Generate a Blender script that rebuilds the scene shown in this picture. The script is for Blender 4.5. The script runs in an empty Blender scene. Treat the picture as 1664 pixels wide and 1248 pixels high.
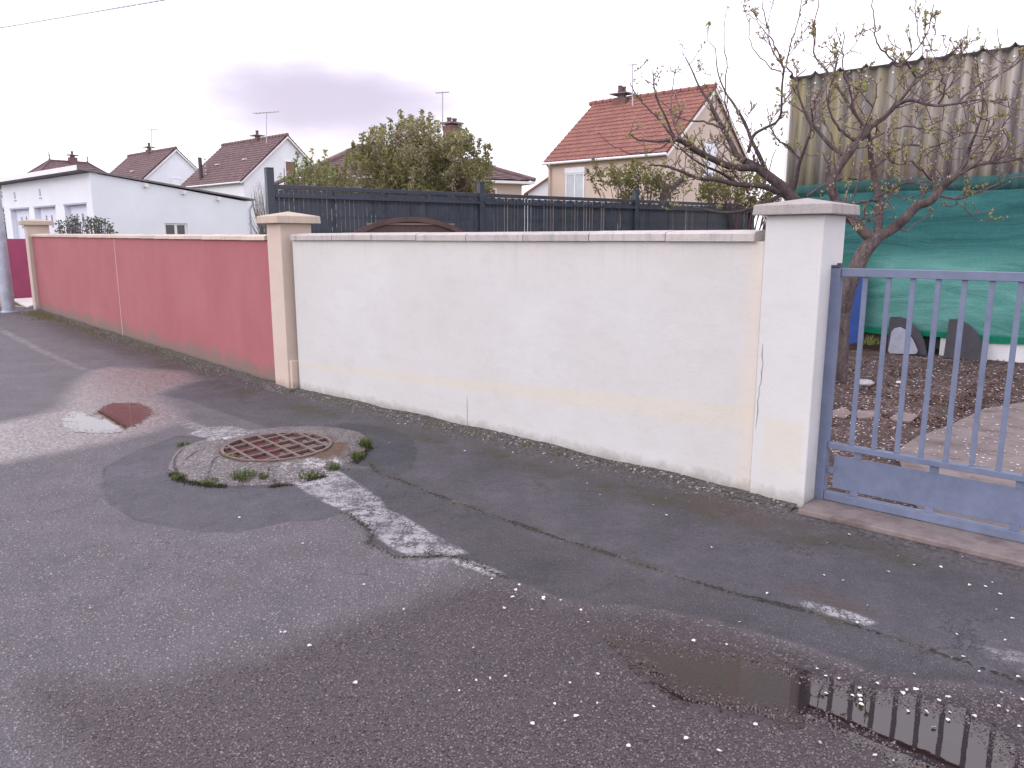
import bpy, math, random
import numpy as np
from mathutils import Vector, Matrix

random.seed(7); rng = np.random.default_rng(7)
sc = bpy.context.scene
COL = sc.collection
PI = math.pi

# ------------------------------------------------------------------ camera
F, EYE = 1247.0, 1.6
PITCH = math.atan(236 / F)
cam = bpy.data.cameras.new('camera'); camo = bpy.data.objects.new('camera', cam); COL.objects.link(camo)
cam.sensor_width = 36; cam.lens = 36 * F / 1664
cam.clip_start = .05; cam.clip_end = 3000
camo.location = (0, 0, EYE); camo.rotation_euler = (math.radians(90) - PITCH, 0, 0)
sc.camera = camo

# ------------------------------------------------------------------ light
sc.view_settings.view_transform = 'Standard'; sc.view_settings.look = 'None'
sc.view_settings.gamma = 1; sc.view_settings.use_curve_mapping = False
sc.view_settings.exposure = 0.60
SUN_DIR = Vector((-.80, -.42, .42)).normalized()
sun = bpy.data.lights.new('sun', 'SUN'); sun.energy = .45; sun.angle = math.radians(25); sun.color = (1, .95, .9)
suno = bpy.data.objects.new('sun', sun); COL.objects.link(suno)
suno.rotation_euler = SUN_DIR.to_track_quat('Z', 'Y').to_euler()

world = bpy.data.worlds.new('World'); sc.world = world; world.use_nodes = True
wn = world.node_tree; wn.nodes.clear()
def WN(t, **k):
    n = wn.nodes.new(t)
    for a, b in k.items(): setattr(n, a, b)
    return n
def wmath(op, a, b=None, clamp=False):
    n = WN('ShaderNodeMath', operation=op); n.use_clamp = clamp
    for i, x in enumerate((a, b)):
        if x is None: continue
        if isinstance(x, (int, float)): n.inputs[i].default_value = x
        else: wn.links.new(x, n.inputs[i])
    return n.outputs[0]
tc = WN('ShaderNodeTexCoord')
sep = WN('ShaderNodeSeparateXYZ'); wn.links.new(tc.outputs['Generated'], sep.inputs[0])
az = wmath('ARCTAN2', sep.outputs[0], sep.outputs[1])
el = wmath('ARCSINE', sep.outputs[2])
noi = WN('ShaderNodeTexNoise'); noi.inputs['Scale'].default_value = 2.2; noi.inputs['Detail'].default_value = 5; noi.inputs['Roughness'].default_value = .55
mp = WN('ShaderNodeMapping'); mp.inputs['Scale'].default_value = (1, 1, 3.0)
wn.links.new(tc.outputs['Generated'], mp.inputs[0]); wn.links.new(mp.outputs[0], noi.inputs[0])
noi2 = WN('ShaderNodeTexNoise'); noi2.inputs['Scale'].default_value = 7; noi2.inputs['Detail'].default_value = 4
wn.links.new(mp.outputs[0], noi2.inputs[0])
def blob(a0, e0, ra, re, warp=.5):
    da = wmath('DIVIDE', wmath('SUBTRACT', az, math.radians(a0)), math.radians(ra))
    de = wmath('DIVIDE', wmath('SUBTRACT', el, math.radians(e0)), math.radians(re))
    d = wmath('SQRT', wmath('ADD', wmath('MULTIPLY', da, da), wmath('MULTIPLY', de, de)))
    d = wmath('ADD', d, wmath('MULTIPLY', wmath('SUBTRACT', noi2.outputs[0], .5), warp * 2))
    m = WN('ShaderNodeMapRange', interpolation_type='SMOOTHSTEP')
    m.inputs[1].default_value = 1.15; m.inputs[2].default_value = .1
    wn.links.new(d, m.inputs[0]); return m.outputs[0]
def wmix(fac, a, b):
    n = WN('ShaderNodeMix', data_type='RGBA')
    if isinstance(fac, (int, float)): n.inputs[0].default_value = fac
    else: wn.links.new(fac, n.inputs[0])
    for i, x in ((6, a), (7, b)):
        if isinstance(x, tuple): n.inputs[i].default_value = (*x, 1)
        else: wn.links.new(x, n.inputs[i])
    return n.outputs[2]
cr = WN('ShaderNodeMapRange'); cr.inputs[1].default_value = .35; cr.inputs[2].default_value = .65
wn.links.new(noi.outputs[0], cr.inputs[0])
cloud = wmix(cr.outputs[0], (1.08, 1.04, 1.16), (1.34, 1.27, 1.40))
cloud = wmix(wmath('MULTIPLY', blob(-13.5, 9.5, 17, 5.4, .42), .97), cloud, (.52, .455, .565))
cloud = wmix(wmath('MULTIPLY', blob(-15, 5.6, 9, 1.8, .3), .7), cloud, (.90, .72, .68))
sky = WN('ShaderNodeTexSky', sky_type='NISHITA'); sky.sun_disc = False
sky.sun_elevation = math.asin(SUN_DIR.z); sky.sun_rotation = math.atan2(SUN_DIR.x, SUN_DIR.y)
b1 = WN('ShaderNodeBackground'); b1.inputs[1].default_value = .10; wn.links.new(sky.outputs[0], b1.inputs[0])
b2 = WN('ShaderNodeBackground'); b2.inputs[1].default_value = 1.0; wn.links.new(cloud, b2.inputs[0])
ms = WN('ShaderNodeMixShader'); ms.inputs[0].default_value = .88
wn.links.new(b1.outputs[0], ms.inputs[1]); wn.links.new(b2.outputs[0], ms.inputs[2])
wo = WN('ShaderNodeOutputWorld'); wn.links.new(ms.outputs[0], wo.inputs[0])

# ------------------------------------------------------------------ survey helpers
def ray(u, v):
    a = (u - 832) / F; b = -(v - 624) / F
    return Vector((a, math.cos(PITCH) + b * math.sin(PITCH), -math.sin(PITCH) + b * math.cos(PITCH)))
def G(u, v, z=0.0):                       # where a sight line meets the level z
    r = ray(u, v); t = (z - EYE) / r.z; return (r.x * t, r.y * t)
def P(u, v, y):                           # where a sight line meets the distance y
    r = ray(u, v); t = y / r.y; return Vector((r.x * t, y, EYE + r.z * t))

# ------------------------------------------------------------------ object helpers
BASE = {}
def tag(o, label=None, cat=None, group=None, kind=None):
    if label: o['label'] = label
    if cat: o['category'] = cat
    if group: o['group'] = group
    if kind: o['kind'] = kind
    return o
def root_of(o):
    while o.parent: o = o.parent
    return o
def base(o): return BASE.get(root_of(o).name, Vector((0, 0, 0)))
def thing(name, loc, label, cat, group=None):
    o = bpy.data.objects.new(name, None); COL.objects.link(o); o.empty_display_size = .1
    o.location = loc; BASE[o.name] = Vector(loc); return tag(o, label, cat, group)
def link(name, mesh, parent=None, M=None):
    o = bpy.data.objects.new(name, mesh); COL.objects.link(o)
    if M is None: M = Matrix()
    if parent: o.parent = parent; M = Matrix.Translation(-base(parent)) @ M if parent.parent is None else M
    o.matrix_local = M
    return o

class MB:
    def __init__(s): s.v = []; s.f = []; s.sm = []
    def add(s, vs, fs, smooth=False):
        n = len(s.v); s.v += [tuple(x) for x in vs]; s.f += [tuple(i + n for i in f) for f in fs]; s.sm += [smooth] * len(fs)
    def obox(s, o, ax, ay, az_, cx=.5, cy=.5, cz=0):       # oriented box: ax, ay, az full edge vectors
        o = Vector(o); ax, ay, az_ = Vector(ax), Vector(ay), Vector(az_)
        b = o - ax * cx - ay * cy - az_ * cz
        vs = [b, b + ax, b + ax + ay, b + ay]; vs += [q + az_ for q in vs]
        s.add(vs, [(0, 3, 2, 1), (4, 5, 6, 7), (0, 1, 5, 4), (1, 2, 6, 5), (2, 3, 7, 6), (3, 0, 4, 7)])
    def poly_prism(s, pts, off):                             # planar outline pushed by off
        n = len(pts); pts = [Vector(p) for p in pts]; off = Vector(off)
        s.add(pts + [p + off for p in pts], [tuple(range(n))[::-1], tuple(range(n, 2 * n))] + [(i, (i + 1) % n, n + (i + 1) % n, n + i) for i in range(n)])
    def tube(s, pts, rad, n=6, caps=True):
        pts = [Vector(p) for p in pts]; m = len(pts)
        if not hasattr(rad, '__len__'): rad = [rad] * m
        ref = None; rings = []
        for i, p in enumerate(pts):
            d = (pts[min(i + 1, m - 1)] - pts[max(i - 1, 0)])
            if d.length < 1e-9: d = Vector((0, 0, 1))
            d.normalize()
            if ref is None: ref = d.orthogonal().normalized()
            ref = (ref - d * ref.dot(d))
            if ref.length < 1e-6: ref = d.orthogonal()
            ref.normalize(); b = d.cross(ref)
            rings += [p + (ref * math.cos(2 * PI * k / n) + b * math.sin(2 * PI * k / n)) * rad[i] for k in range(n)]
        fs = [(i * n + k, i * n + (k + 1) % n, (i + 1) * n + (k + 1) % n, (i + 1) * n + k) for i in range(m - 1) for k in range(n)]
        s.add(rings, fs, True)
        if caps: s.add(rings[:n], [tuple(range(n))[::-1]]); s.add(rings[-n:], [tuple(range(n))])
    def lathe(s, c, prof, n=16, smooth=True):                # prof: (r, z)
        c = Vector(c); vs = []
        for r, z in prof: vs += [c + Vector((r * math.cos(2 * PI * k / n), r * math.sin(2 * PI * k / n), z)) for k in range(n)]
        m = len(prof)
        s.add(vs, [(i * n + k, i * n + (k + 1) % n, (i + 1) * n + (k + 1) % n, (i + 1) * n + k) for i in range(m - 1) for k in range(n)], smooth)
        s.add(vs[-n:], [tuple(range(n))]); s.add(vs[:n], [tuple(range(n))[::-1]])
    def mesh(s, name, mat, off=Vector((0, 0, 0))):
        me = bpy.data.meshes.new(name)
        me.from_pydata([(x - off.x, y - off.y, z - off.z) for x, y, z in s.v], [], s.f)
        me.polygons.foreach_set('use_smooth', s.sm)
        if mat: me.materials.append(mat)
        me.update(); return me
    def build(s, name, mat, parent=None, bevel=0, kind=None, label=None):
        off = base(parent) if parent else Vector((0, 0, 0))
        me = s.mesh(name, mat, off)
        o = bpy.data.objects.new(name, me); COL.objects.link(o)
        if parent: o.parent = parent
        if bevel:
            b = o.modifiers.new('bevel', 'BEVEL'); b.width = bevel; b.segments = 2; b.limit_method = 'ANGLE'; b.angle_limit = math.radians(40)
        if kind: o['kind'] = kind
        if label: o['label'] = label
        return o
def solo(mb, name, mat, label, cat, group=None, bevel=0, kind=None):   # a thing that is one mesh, origin at its base
    xs = [p[0] for p in mb.v]; ys = [p[1] for p in mb.v]; zs = [p[2] for p in mb.v]
    off = Vector(((min(xs) + max(xs)) / 2, (min(ys) + max(ys)) / 2, min(zs)))
    o = bpy.data.objects.new(name, mb.mesh(name, mat, off)); COL.objects.link(o); o.location = off; BASE[o.name] = off
    if bevel:
        b = o.modifiers.new('bevel', 'BEVEL'); b.width = bevel; b.segments = 2; b.limit_method = 'ANGLE'; b.angle_limit = math.radians(40)
    return tag(o, label, cat, group, kind)

# ------------------------------------------------------------------ materials
class NT:
    def __init__(s, name):
        s.m = bpy.data.materials.new(name); s.m.use_nodes = True; s.t = s.m.node_tree
        s.b = s.t.nodes['Principled BSDF']; s.geo = None
    def n(s, t, **k):
        x = s.t.nodes.new(t)
        for a, b in k.items(): setattr(x, a, b)
        return x
    def put(s, sock, x):
        if isinstance(x, tuple): sock.default_value = (*x, 1) if len(x) == 3 and sock.type == 'RGBA' else x
        elif isinstance(x, (int, float)): sock.default_value = (x, x, x, 1) if sock.type == 'RGBA' else x
        else: s.t.links.new(x, sock)
    def math(s, op, a, b=None, c=None, clamp=False):
        x = s.n('ShaderNodeMath', operation=op); x.use_clamp = clamp
        for i, q in enumerate((a, b, c)):
            if q is not None: s.put(x.inputs[i], q)
        return x.outputs[0]
    def mix(s, f, a, b, mode='MIX'):
        x = s.n('ShaderNodeMix', data_type='RGBA', blend_type=mode)
        s.put(x.inputs[0], f); s.put(x.inputs[6], a); s.put(x.inputs[7], b); return x.outputs[2]
    def rng(s, v, a, b, c=0.0, d=1.0, smooth=False):
        x = s.n('ShaderNodeMapRange'); x.clamp = True
        if smooth: x.interpolation_type = 'SMOOTHSTEP'
        s.put(x.inputs[0], v)
        for i, q in enumerate((a, b, c, d)): s.put(x.inputs[i + 1], q)
        return x.outputs[0]
    def pos(s):
        if not s.geo: s.geo = s.n('ShaderNodeNewGeometry')
        return s.geo.outputs['Position']
    def noise(s, scale, detail=3, rough=.5, vec=None, out=0, dist=0):
        x = s.n('ShaderNodeTexNoise'); s.put(x.inputs['Vector'], vec if vec is not None else s.pos())
        x.inputs['Scale'].default_value = scale; x.inputs['Detail'].default_value = detail; x.inputs['Roughness'].default_value = rough
        x.inputs['Distortion'].default_value = dist
        return x.outputs[out]
    def vor(s, scale, vec=None, feature='F1', rand=1):
        x = s.n('ShaderNodeTexVoronoi', feature=feature); s.put(x.inputs['Vector'], vec if vec is not None else s.pos())
        x.inputs['Scale'].default_value = scale; x.inputs['Randomness'].default_value = rand; return x
    def mapv(s, scale=(1, 1, 1), rot=(0, 0, 0), loc=(0, 0, 0), vec=None):
        x = s.n('ShaderNodeMapping'); s.put(x.inputs[0], vec if vec is not None else s.pos())
        x.inputs['Scale'].default_value = scale; x.inputs['Rotation'].default_value = rot; x.inputs['Location'].default_value = loc
        return x.outputs[0]
    def xyz(s, vec=None):
        x = s.n('ShaderNodeSeparateXYZ'); s.put(x.inputs[0], vec if vec is not None else s.pos()); return x.outputs
    def dot(s, v, vec=None):
        x = s.n('ShaderNodeVectorMath', operation='DOT_PRODUCT'); s.put(x.inputs[0], vec if vec is not None else s.pos()); x.inputs[1].default_value = v
        return x.outputs['Value']
    def bump(s, h, strength=.5, dist=.01, normal=None):
        x = s.n('ShaderNodeBump'); s.put(x.inputs['Strength'], strength); x.inputs['Distance'].default_value = dist
        s.put(x.inputs['Height'], h)
        if normal is not None: s.put(x.inputs['Normal'], normal)
        return x.outputs[0]
    def attr(s, name):
        x = s.n('ShaderNodeAttribute'); x.attribute_name = name; return x.outputs['Fac']
    def done(s, col=None, rough=None, normal=None, metal=None, spec=None):
        if col is not None: s.put(s.b.inputs['Base Color'], col)
        if rough is not None: s.put(s.b.inputs['Roughness'], rough)
        if normal is not None: s.put(s.b.inputs['Normal'], normal)
        if metal is not None: s.put(s.b.inputs['Metallic'], metal)
        if spec is not None: s.put(s.b.inputs['Specular IOR Level'], spec)
        return s.m

TV = Vector((.743, -.669, 0)).normalized()      # along the pale wall, towards the gate
NV = Vector((-.669, -.743, 0)).normalized()     # out to the road
TR = Vector((-.667, .745, 0)).normalized()      # along the red wall, away from us
NR = Vector((-.745, -.667, 0)).normalized()
PW = Vector((1.504, 4.641, 0))                  # where pale wall meets the gate pillar
ZV = Vector((0, 0, 1))

def simple(name, col, rough=.7, var=.12, scale=3, fine=60, bumps=.2, bd=.003, metal=0, grime=None):
    t = NT(name)
    a = t.noise(scale, 5, .6); b = t.noise(fine, 3, .6)
    k = t.math('ADD', t.rng(a, .3, .7, 1 - var, 1 + var), t.rng(b, .3, .7, -var * .4, var * .4))
    c = t.mix(1.0, tuple(col), k, 'MULTIPLY') if False else None
    cm = t.n('ShaderNodeVectorMath', operation='SCALE'); cm.inputs[0].default_value = tuple(col); t.put(cm.inputs['Scale'], k)
    c = cm.outputs[0]
    if grime:
        gc, gs, lo, hi = grime
        c = t.mix(t.rng(t.noise(gs, 6, .65), lo, hi), c, gc)
    return t.done(c, rough, t.bump(b, bumps, bd), metal)

def render_wall(name, colr, bands=None):
    t = NT(name); z = t.xyz()[2]
    s = t.math('SUBTRACT', t.dot(tuple(TV)), PW.dot(TV))
    big = t.noise(1.1, 4, .6); mid = t.noise(9, 5, .65); fine = t.noise(160, 2, .6)
    c = t.mix(t.rng(big, .35, .68), colr[0], colr[1])
    c = t.mix(t.rng(mid, .5, .8, 0, .3), c, colr[2])
    if bands == 'wall':
        zt = t.math('ADD', t.math('MULTIPLY_ADD', s, .05, .575), t.math('MULTIPLY', t.math('SUBTRACT', t.noise(3, 2), .5), .03))
        zb = t.math('ADD', t.math('MULTIPLY_ADD', s, .028, .415), t.math('MULTIPLY', t.math('SUBTRACT', t.noise(2, 2), .5), .05))
        band = t.math('MULTIPLY', t.rng(t.math('SUBTRACT', z, zt), .012, -.012), t.rng(t.math('SUBTRACT', z, zb), -.03, .03))
        c = t.mix(t.math('MULTIPLY', band, .55), c, (.66, .60, .49))
        edge = t.rng(t.math('ADD', s, t.math('MULTIPLY', t.math('SUBTRACT', t.noise(4, 3), .5), .05)), -.13, -.07)
        c = t.mix(t.math('MULTIPLY', edge, .5), c, (.70, .60, .50))
        top = t.rng(z, 1.25, 1.6, 0, .45); c = t.mix(t.math('MULTIPLY', top, t.rng(mid, .3, .7)), c, (.70, .64, .54))
        # streaks under the coping joints
        st = t.noise(12, 5, .75, t.mapv((1, 1, .045)))
        c = t.mix(t.math('MULTIPLY', t.rng(st, .54, .76, 0, .38), t.rng(z, 1.2, 1.58)), c, (.42, .38, .34))
    if bands == 'pillar':
        sx = t.math('SUBTRACT', s, .19)
        m = t.math('MULTIPLY', t.rng(t.math('ABSOLUTE', sx), .14, .11), t.math('MULTIPLY', t.rng(z, .54, .51), t.rng(z, .1, .3)))
        c = t.mix(t.math('MULTIPLY', m, .5), c, (.67, .61, .50))
    tr_ = t.noise(4.5, 6, .75, t.mapv((1, 1, 2.4))); c = t.mix(t.rng(tr_, .50, .72, 0, .35), c, tuple(x * .86 for x in colr[0]))
    # splash dirt near the ground and small dark flecks
    d = t.math('ADD', t.math('MULTIPLY', z, -1), t.math('MULTIPLY', t.noise(11, 5, .7), .16))
    c = t.mix(t.rng(d, -.035, .05, 0, .75), c, colr[3])
    fl = t.vor(5.5); c = t.mix(t.rng(fl.outputs['Distance'], .022, .012, 0, .6), c, (.25, .2, .17))
    nb = t.bump(t.math('ADD', t.math('ADD', fine, t.math('MULTIPLY', mid, 1.3)), t.math('MULTIPLY', t.noise(2.2, 4, .6, t.mapv((1, 1, 1.2))), 3)), .34, .005)
    return t.done(c, .88, nb)

M = {}
M['pale'] = render_wall('pale_render', ((.595, .585, .57), (.64, .635, .63), (.665, .665, .67), (.30, .27, .24)), 'wall')
M['pale_pillar'] = render_wall('pale_pillar_render', ((.64, .635, .62), (.67, .665, .66), (.69, .685, .68), (.36, .34, .31)), 'pillar')
M['beige'] = render_wall('beige_render', ((.60, .49, .415), (.64, .525, .45), (.60, .50, .43), (.30, .25, .21)))
def red_mat():
    t = NT('red_render'); z = t.xyz()[2]
    big = t.noise(.9, 4, .6); mid = t.noise(7, 5, .65); fine = t.noise(180, 2, .6)
    c = t.mix(t.rng(big, .35, .68), (.365, .118, .130), (.405, .145, .158))
    c = t.mix(t.rng(mid, .55, .8, 0, .25), c, (.47, .18, .20))
    st = t.noise(9, 4, .7, t.mapv((1, 1, .07)))
    c = t.mix(t.rng(st, .5, .75, 0, .22), c, (.34, .08, .09))
    s = t.dot(tuple(TR)); 
    h = t.math('MULTIPLY_ADD', t.noise(2.2, 5, .75, t.mapv((1, 1, .4))), .55, -.10)
    h2 = t.math('MULTIPLY', t.noise(40, 3, .7, t.mapv((1, 1, .15))), .10)
    d = t.math('SUBTRACT', t.math('ADD', h, h2), z)
    c = t.mix(t.rng(d, -.03, .12, 0, .8), c, (.19, .16, .135))
    c = t.mix(t.rng(t.math('SUBTRACT', .07, z), 0, .05, 0, .6), c, (.10, .10, .06))
    return t.done(c, .9, t.bump(t.math('ADD', fine, mid), .3, .005))
M['red'] = red_mat()
M['joint'] = simple('joint_filler', (.62, .40, .36), .8)
def cop_mat(name, a, b, dk):
    t = NT(name); z = t.xyz(); geo = t.n('ShaderNodeNewGeometry')
    nz = t.xyz(geo.outputs['Normal'])[2]
    n1 = t.noise(6, 6, .7); n2 = t.noise(38, 5, .7); n3 = t.noise(18, 4, .7, t.mapv((1, 1, .12)))
    c = t.mix(t.rng(n1, .3, .7), a, b)
    c = t.mix(t.rng(n3, .5, .72, 0, .6), c, dk)
    c = t.mix(t.rng(n2, .56, .74, 0, .55), c, dk)
    oi = t.n('ShaderNodeObjectInfo'); k = t.rng(oi.outputs['Random'], 0, 1, .88, 1.06)
    cm = t.n('ShaderNodeVectorMath', operation='SCALE'); t.put(cm.inputs[0], c); t.put(cm.inputs['Scale'], k)
    return t.done(cm.outputs[0], .9, t.bump(t.math('ADD', n2, t.noise(150, 2)), .45, .006))
M['coping'] = cop_mat('weathered_coping', (.56, .51, .49), (.50, .46, .44), (.26, .25, .25))
M['coping_red'] = cop_mat('beige_coping', (.64, .54, .47), (.60, .50, .43), (.44, .36, .29))
M['cap'] = cop_mat('concrete_cap', (.47, .42, .40), (.40, .37, .36), (.21, .20, .20))
M['cap_beige'] = cop_mat('beige_cap', (.56, .46, .38), (.50, .41, .34), (.36, .29, .23))
M['crack'] = simple('crack_shadow', (.26, .23, .22), .95)
def metal_paint(name, col, rough=.45):
    t = NT(name); a = t.noise(7, 5, .7); b = t.noise(90, 3, .6)
    c = t.mix(t.rng(a, .35, .7), tuple(x * .88 for x in col), tuple(min(1, x * 1.12 + .01) for x in col))
    c = t.mix(t.rng(b, .62, .8, 0, .4), c, tuple(x * .5 for x in col))
    return t.done(c, t.rng(a, .3, .7, rough - .1, rough + .15), t.bump(b, .12, .002))
M['gate'] = metal_paint('blue_gate_paint', (.150, .180, .272), .5)
M['gate_dark'] = metal_paint('dark_gate_fitting', (.07, .065, .09), .6)
M['anthracite'] = metal_paint('anthracite_fence', (.038, .048, .068), .38)
M['pole'] = simple('galvanised_pole', (.40, .43, .50), .5, .18, 6, 40, .2, .002, .25)
M['brownwood'] = simple('brown_wood', (.085, .045, .042), .6, .25, 5, 70)
M['blueboard'] = simple('blue_plastic', (.012, .055, .26), .45, .2, 3)
M['white_house'] = simple('white_house_render', (.78, .79, .83), .9, .05, 1, 30)
M['cream_house'] = simple('cream_house_render', (.62, .50, .42), .9, .06, 1, 30)
M['garage'] = simple('garage_white_paint', (.80, .83, .88), .8, .04, 1.2, 30)
M['garage_door'] = simple('garage_door_paint', (.72, .74, .86), .6, .05)
M['white_pvc'] = simple('white_pvc', (.82, .83, .86), .4, .04)
M['fascia'] = simple('pale_fascia', (.80, .78, .78), .5, .04)
M['darkroof'] = simple('dark_sheet_roof', (.20, .18, .19), .8, .2, 3)
M['glass'] = NT('window_glass').done((.03, .035, .045), .06, None, 0, .7)
M['curtain'] = simple('net_curtain', (.55, .58, .62), .8, .1)
M['shutter'] = simple('brown_shutter', (.20, .11, .08), .7, .15, 4)
M['blackish'] = simple('dark_metal', (.05, .05, .055), .5)
M['antenna'] = simple('antenna_metal', (.45, .43, .47), .4, .1, 5, 30, 0, .001, .5)
M['brick'] = simple('chimney_brick', (.17, .095, .085), .85, .25, 9)
M['stone'] = simple('pale_stone', (.42, .40, .42), .85, .2, 14)
M['slab'] = simple('dark_slab', (.060, .057, .070), .8, .2, 8)
M['plate'] = simple('grey_plate', (.33, .34, .42), .6, .12, 12)
def tile_mat(name, a, b, c3):
    t = NT(name); v = t.vor(5.5); n = t.noise(1.3, 5, .7); f = t.noise(30, 3)
    sx = t.n('ShaderNodeSeparateColor'); t.put(sx.inputs[0], v.outputs['Color'])
    c = t.mix(sx.outputs[0], a, b); c = t.mix(t.rng(n, .45, .7, 0, .6), c, c3)
    return t.done(c, .85, t.bump(f, .3, .01))
M['tile_orange'] = tile_mat('orange_clay_tiles', (.255, .105, .085), (.32, .145, .115), (.19, .085, .075))
M['tile_brown'] = tile_mat('brown_clay_tiles', (.150, .095, .100), (.205, .135, .135), (.115, .084, .090))
def bark(name, a, b, moss):
    t = NT(name); n = t.noise(22, 5, .7, t.mapv((1, 1, .35))); m = t.noise(34, 4, .75)
    c = t.mix(t.rng(n, .35, .65), a, b); c = t.mix(t.rng(m, .60, .72, 0, .8), c, moss)
    return t.done(c, .9, t.bump(n, .7, .012))
M['bark'] = bark('bare_bark', (.060, .044, .045), (.16, .12, .115), (.42, .40, .38))
M['bark_a'] = bark('dark_bark', (.060, .044, .046), (.13, .098, .096), (.24, .24, .18))
M['twig'] = simple('twig_bark', (.16, .105, .11), .85, .25, 20)
M['bud'] = simple('pale_bud', (.46, .34, .29), .8, .2, 30)
def leaf(name, a, b, c3=None, trans=.35):
    t = NT(name); v = t.noise(3.2, 3, .6); w = t.noise(45, 2, .6)
    c = t.mix(t.rng(v, .35, .65), a, b)
    if c3: c = t.mix(t.rng(w, .55, .7), c, c3)
    m = t.done(c, .6)
    tr = t.n('ShaderNodeBsdfTranslucent'); t.put(tr.inputs[0], c)
    mx = t.n('ShaderNodeMixShader'); mx.inputs[0].default_value = trans
    out = [x for x in t.t.nodes if x.type == 'OUTPUT_MATERIAL'][0]
    t.t.links.new(t.b.outputs[0], mx.inputs[1]); t.t.links.new(tr.outputs[0], mx.inputs[2]); t.t.links.new(mx.outputs[0], out.inputs[0])
    return m
M['leaf_blossom'] = leaf('spring_leaf', (.31, .30, .12), (.22, .22, .10), (.36, .32, .19))
M['blossom'] = leaf('pink_blossom', (.62, .48, .44), (.50, .38, .34))
M['leaf_light'] = leaf('light_leaf', (.27, .33, .10), (.20, .25, .085))
M['leaf_bud'] = leaf('yellow_green_bud', (.30, .34, .085), (.38, .36, .13))
M['leaf_shrub'] = leaf('olive_leaf', (.22, .21, .075), (.15, .15, .06), (.30, .25, .11))
M['leaf_rose'] = leaf('dark_leaf', (.09, .115, .08), (.13, .145, .11))
M['weed'] = leaf('weed_green', (.065, .115, .028), (.12, .15, .045), (.20, .12, .06))
M['moss'] = simple('moss', (.050, .052, .028), .95, .35, 14)
M['petal'] = leaf('white_petal', (.80, .74, .76), (.86, .82, .84), None, .2)
M['drygrass'] = leaf('dry_grass', (.24, .20, .11), (.16, .17, .06), (.30, .24, .15))
M['orangeleaf'] = leaf('orange_leaf', (.42, .15, .06), (.36, .12, .05))

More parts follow.
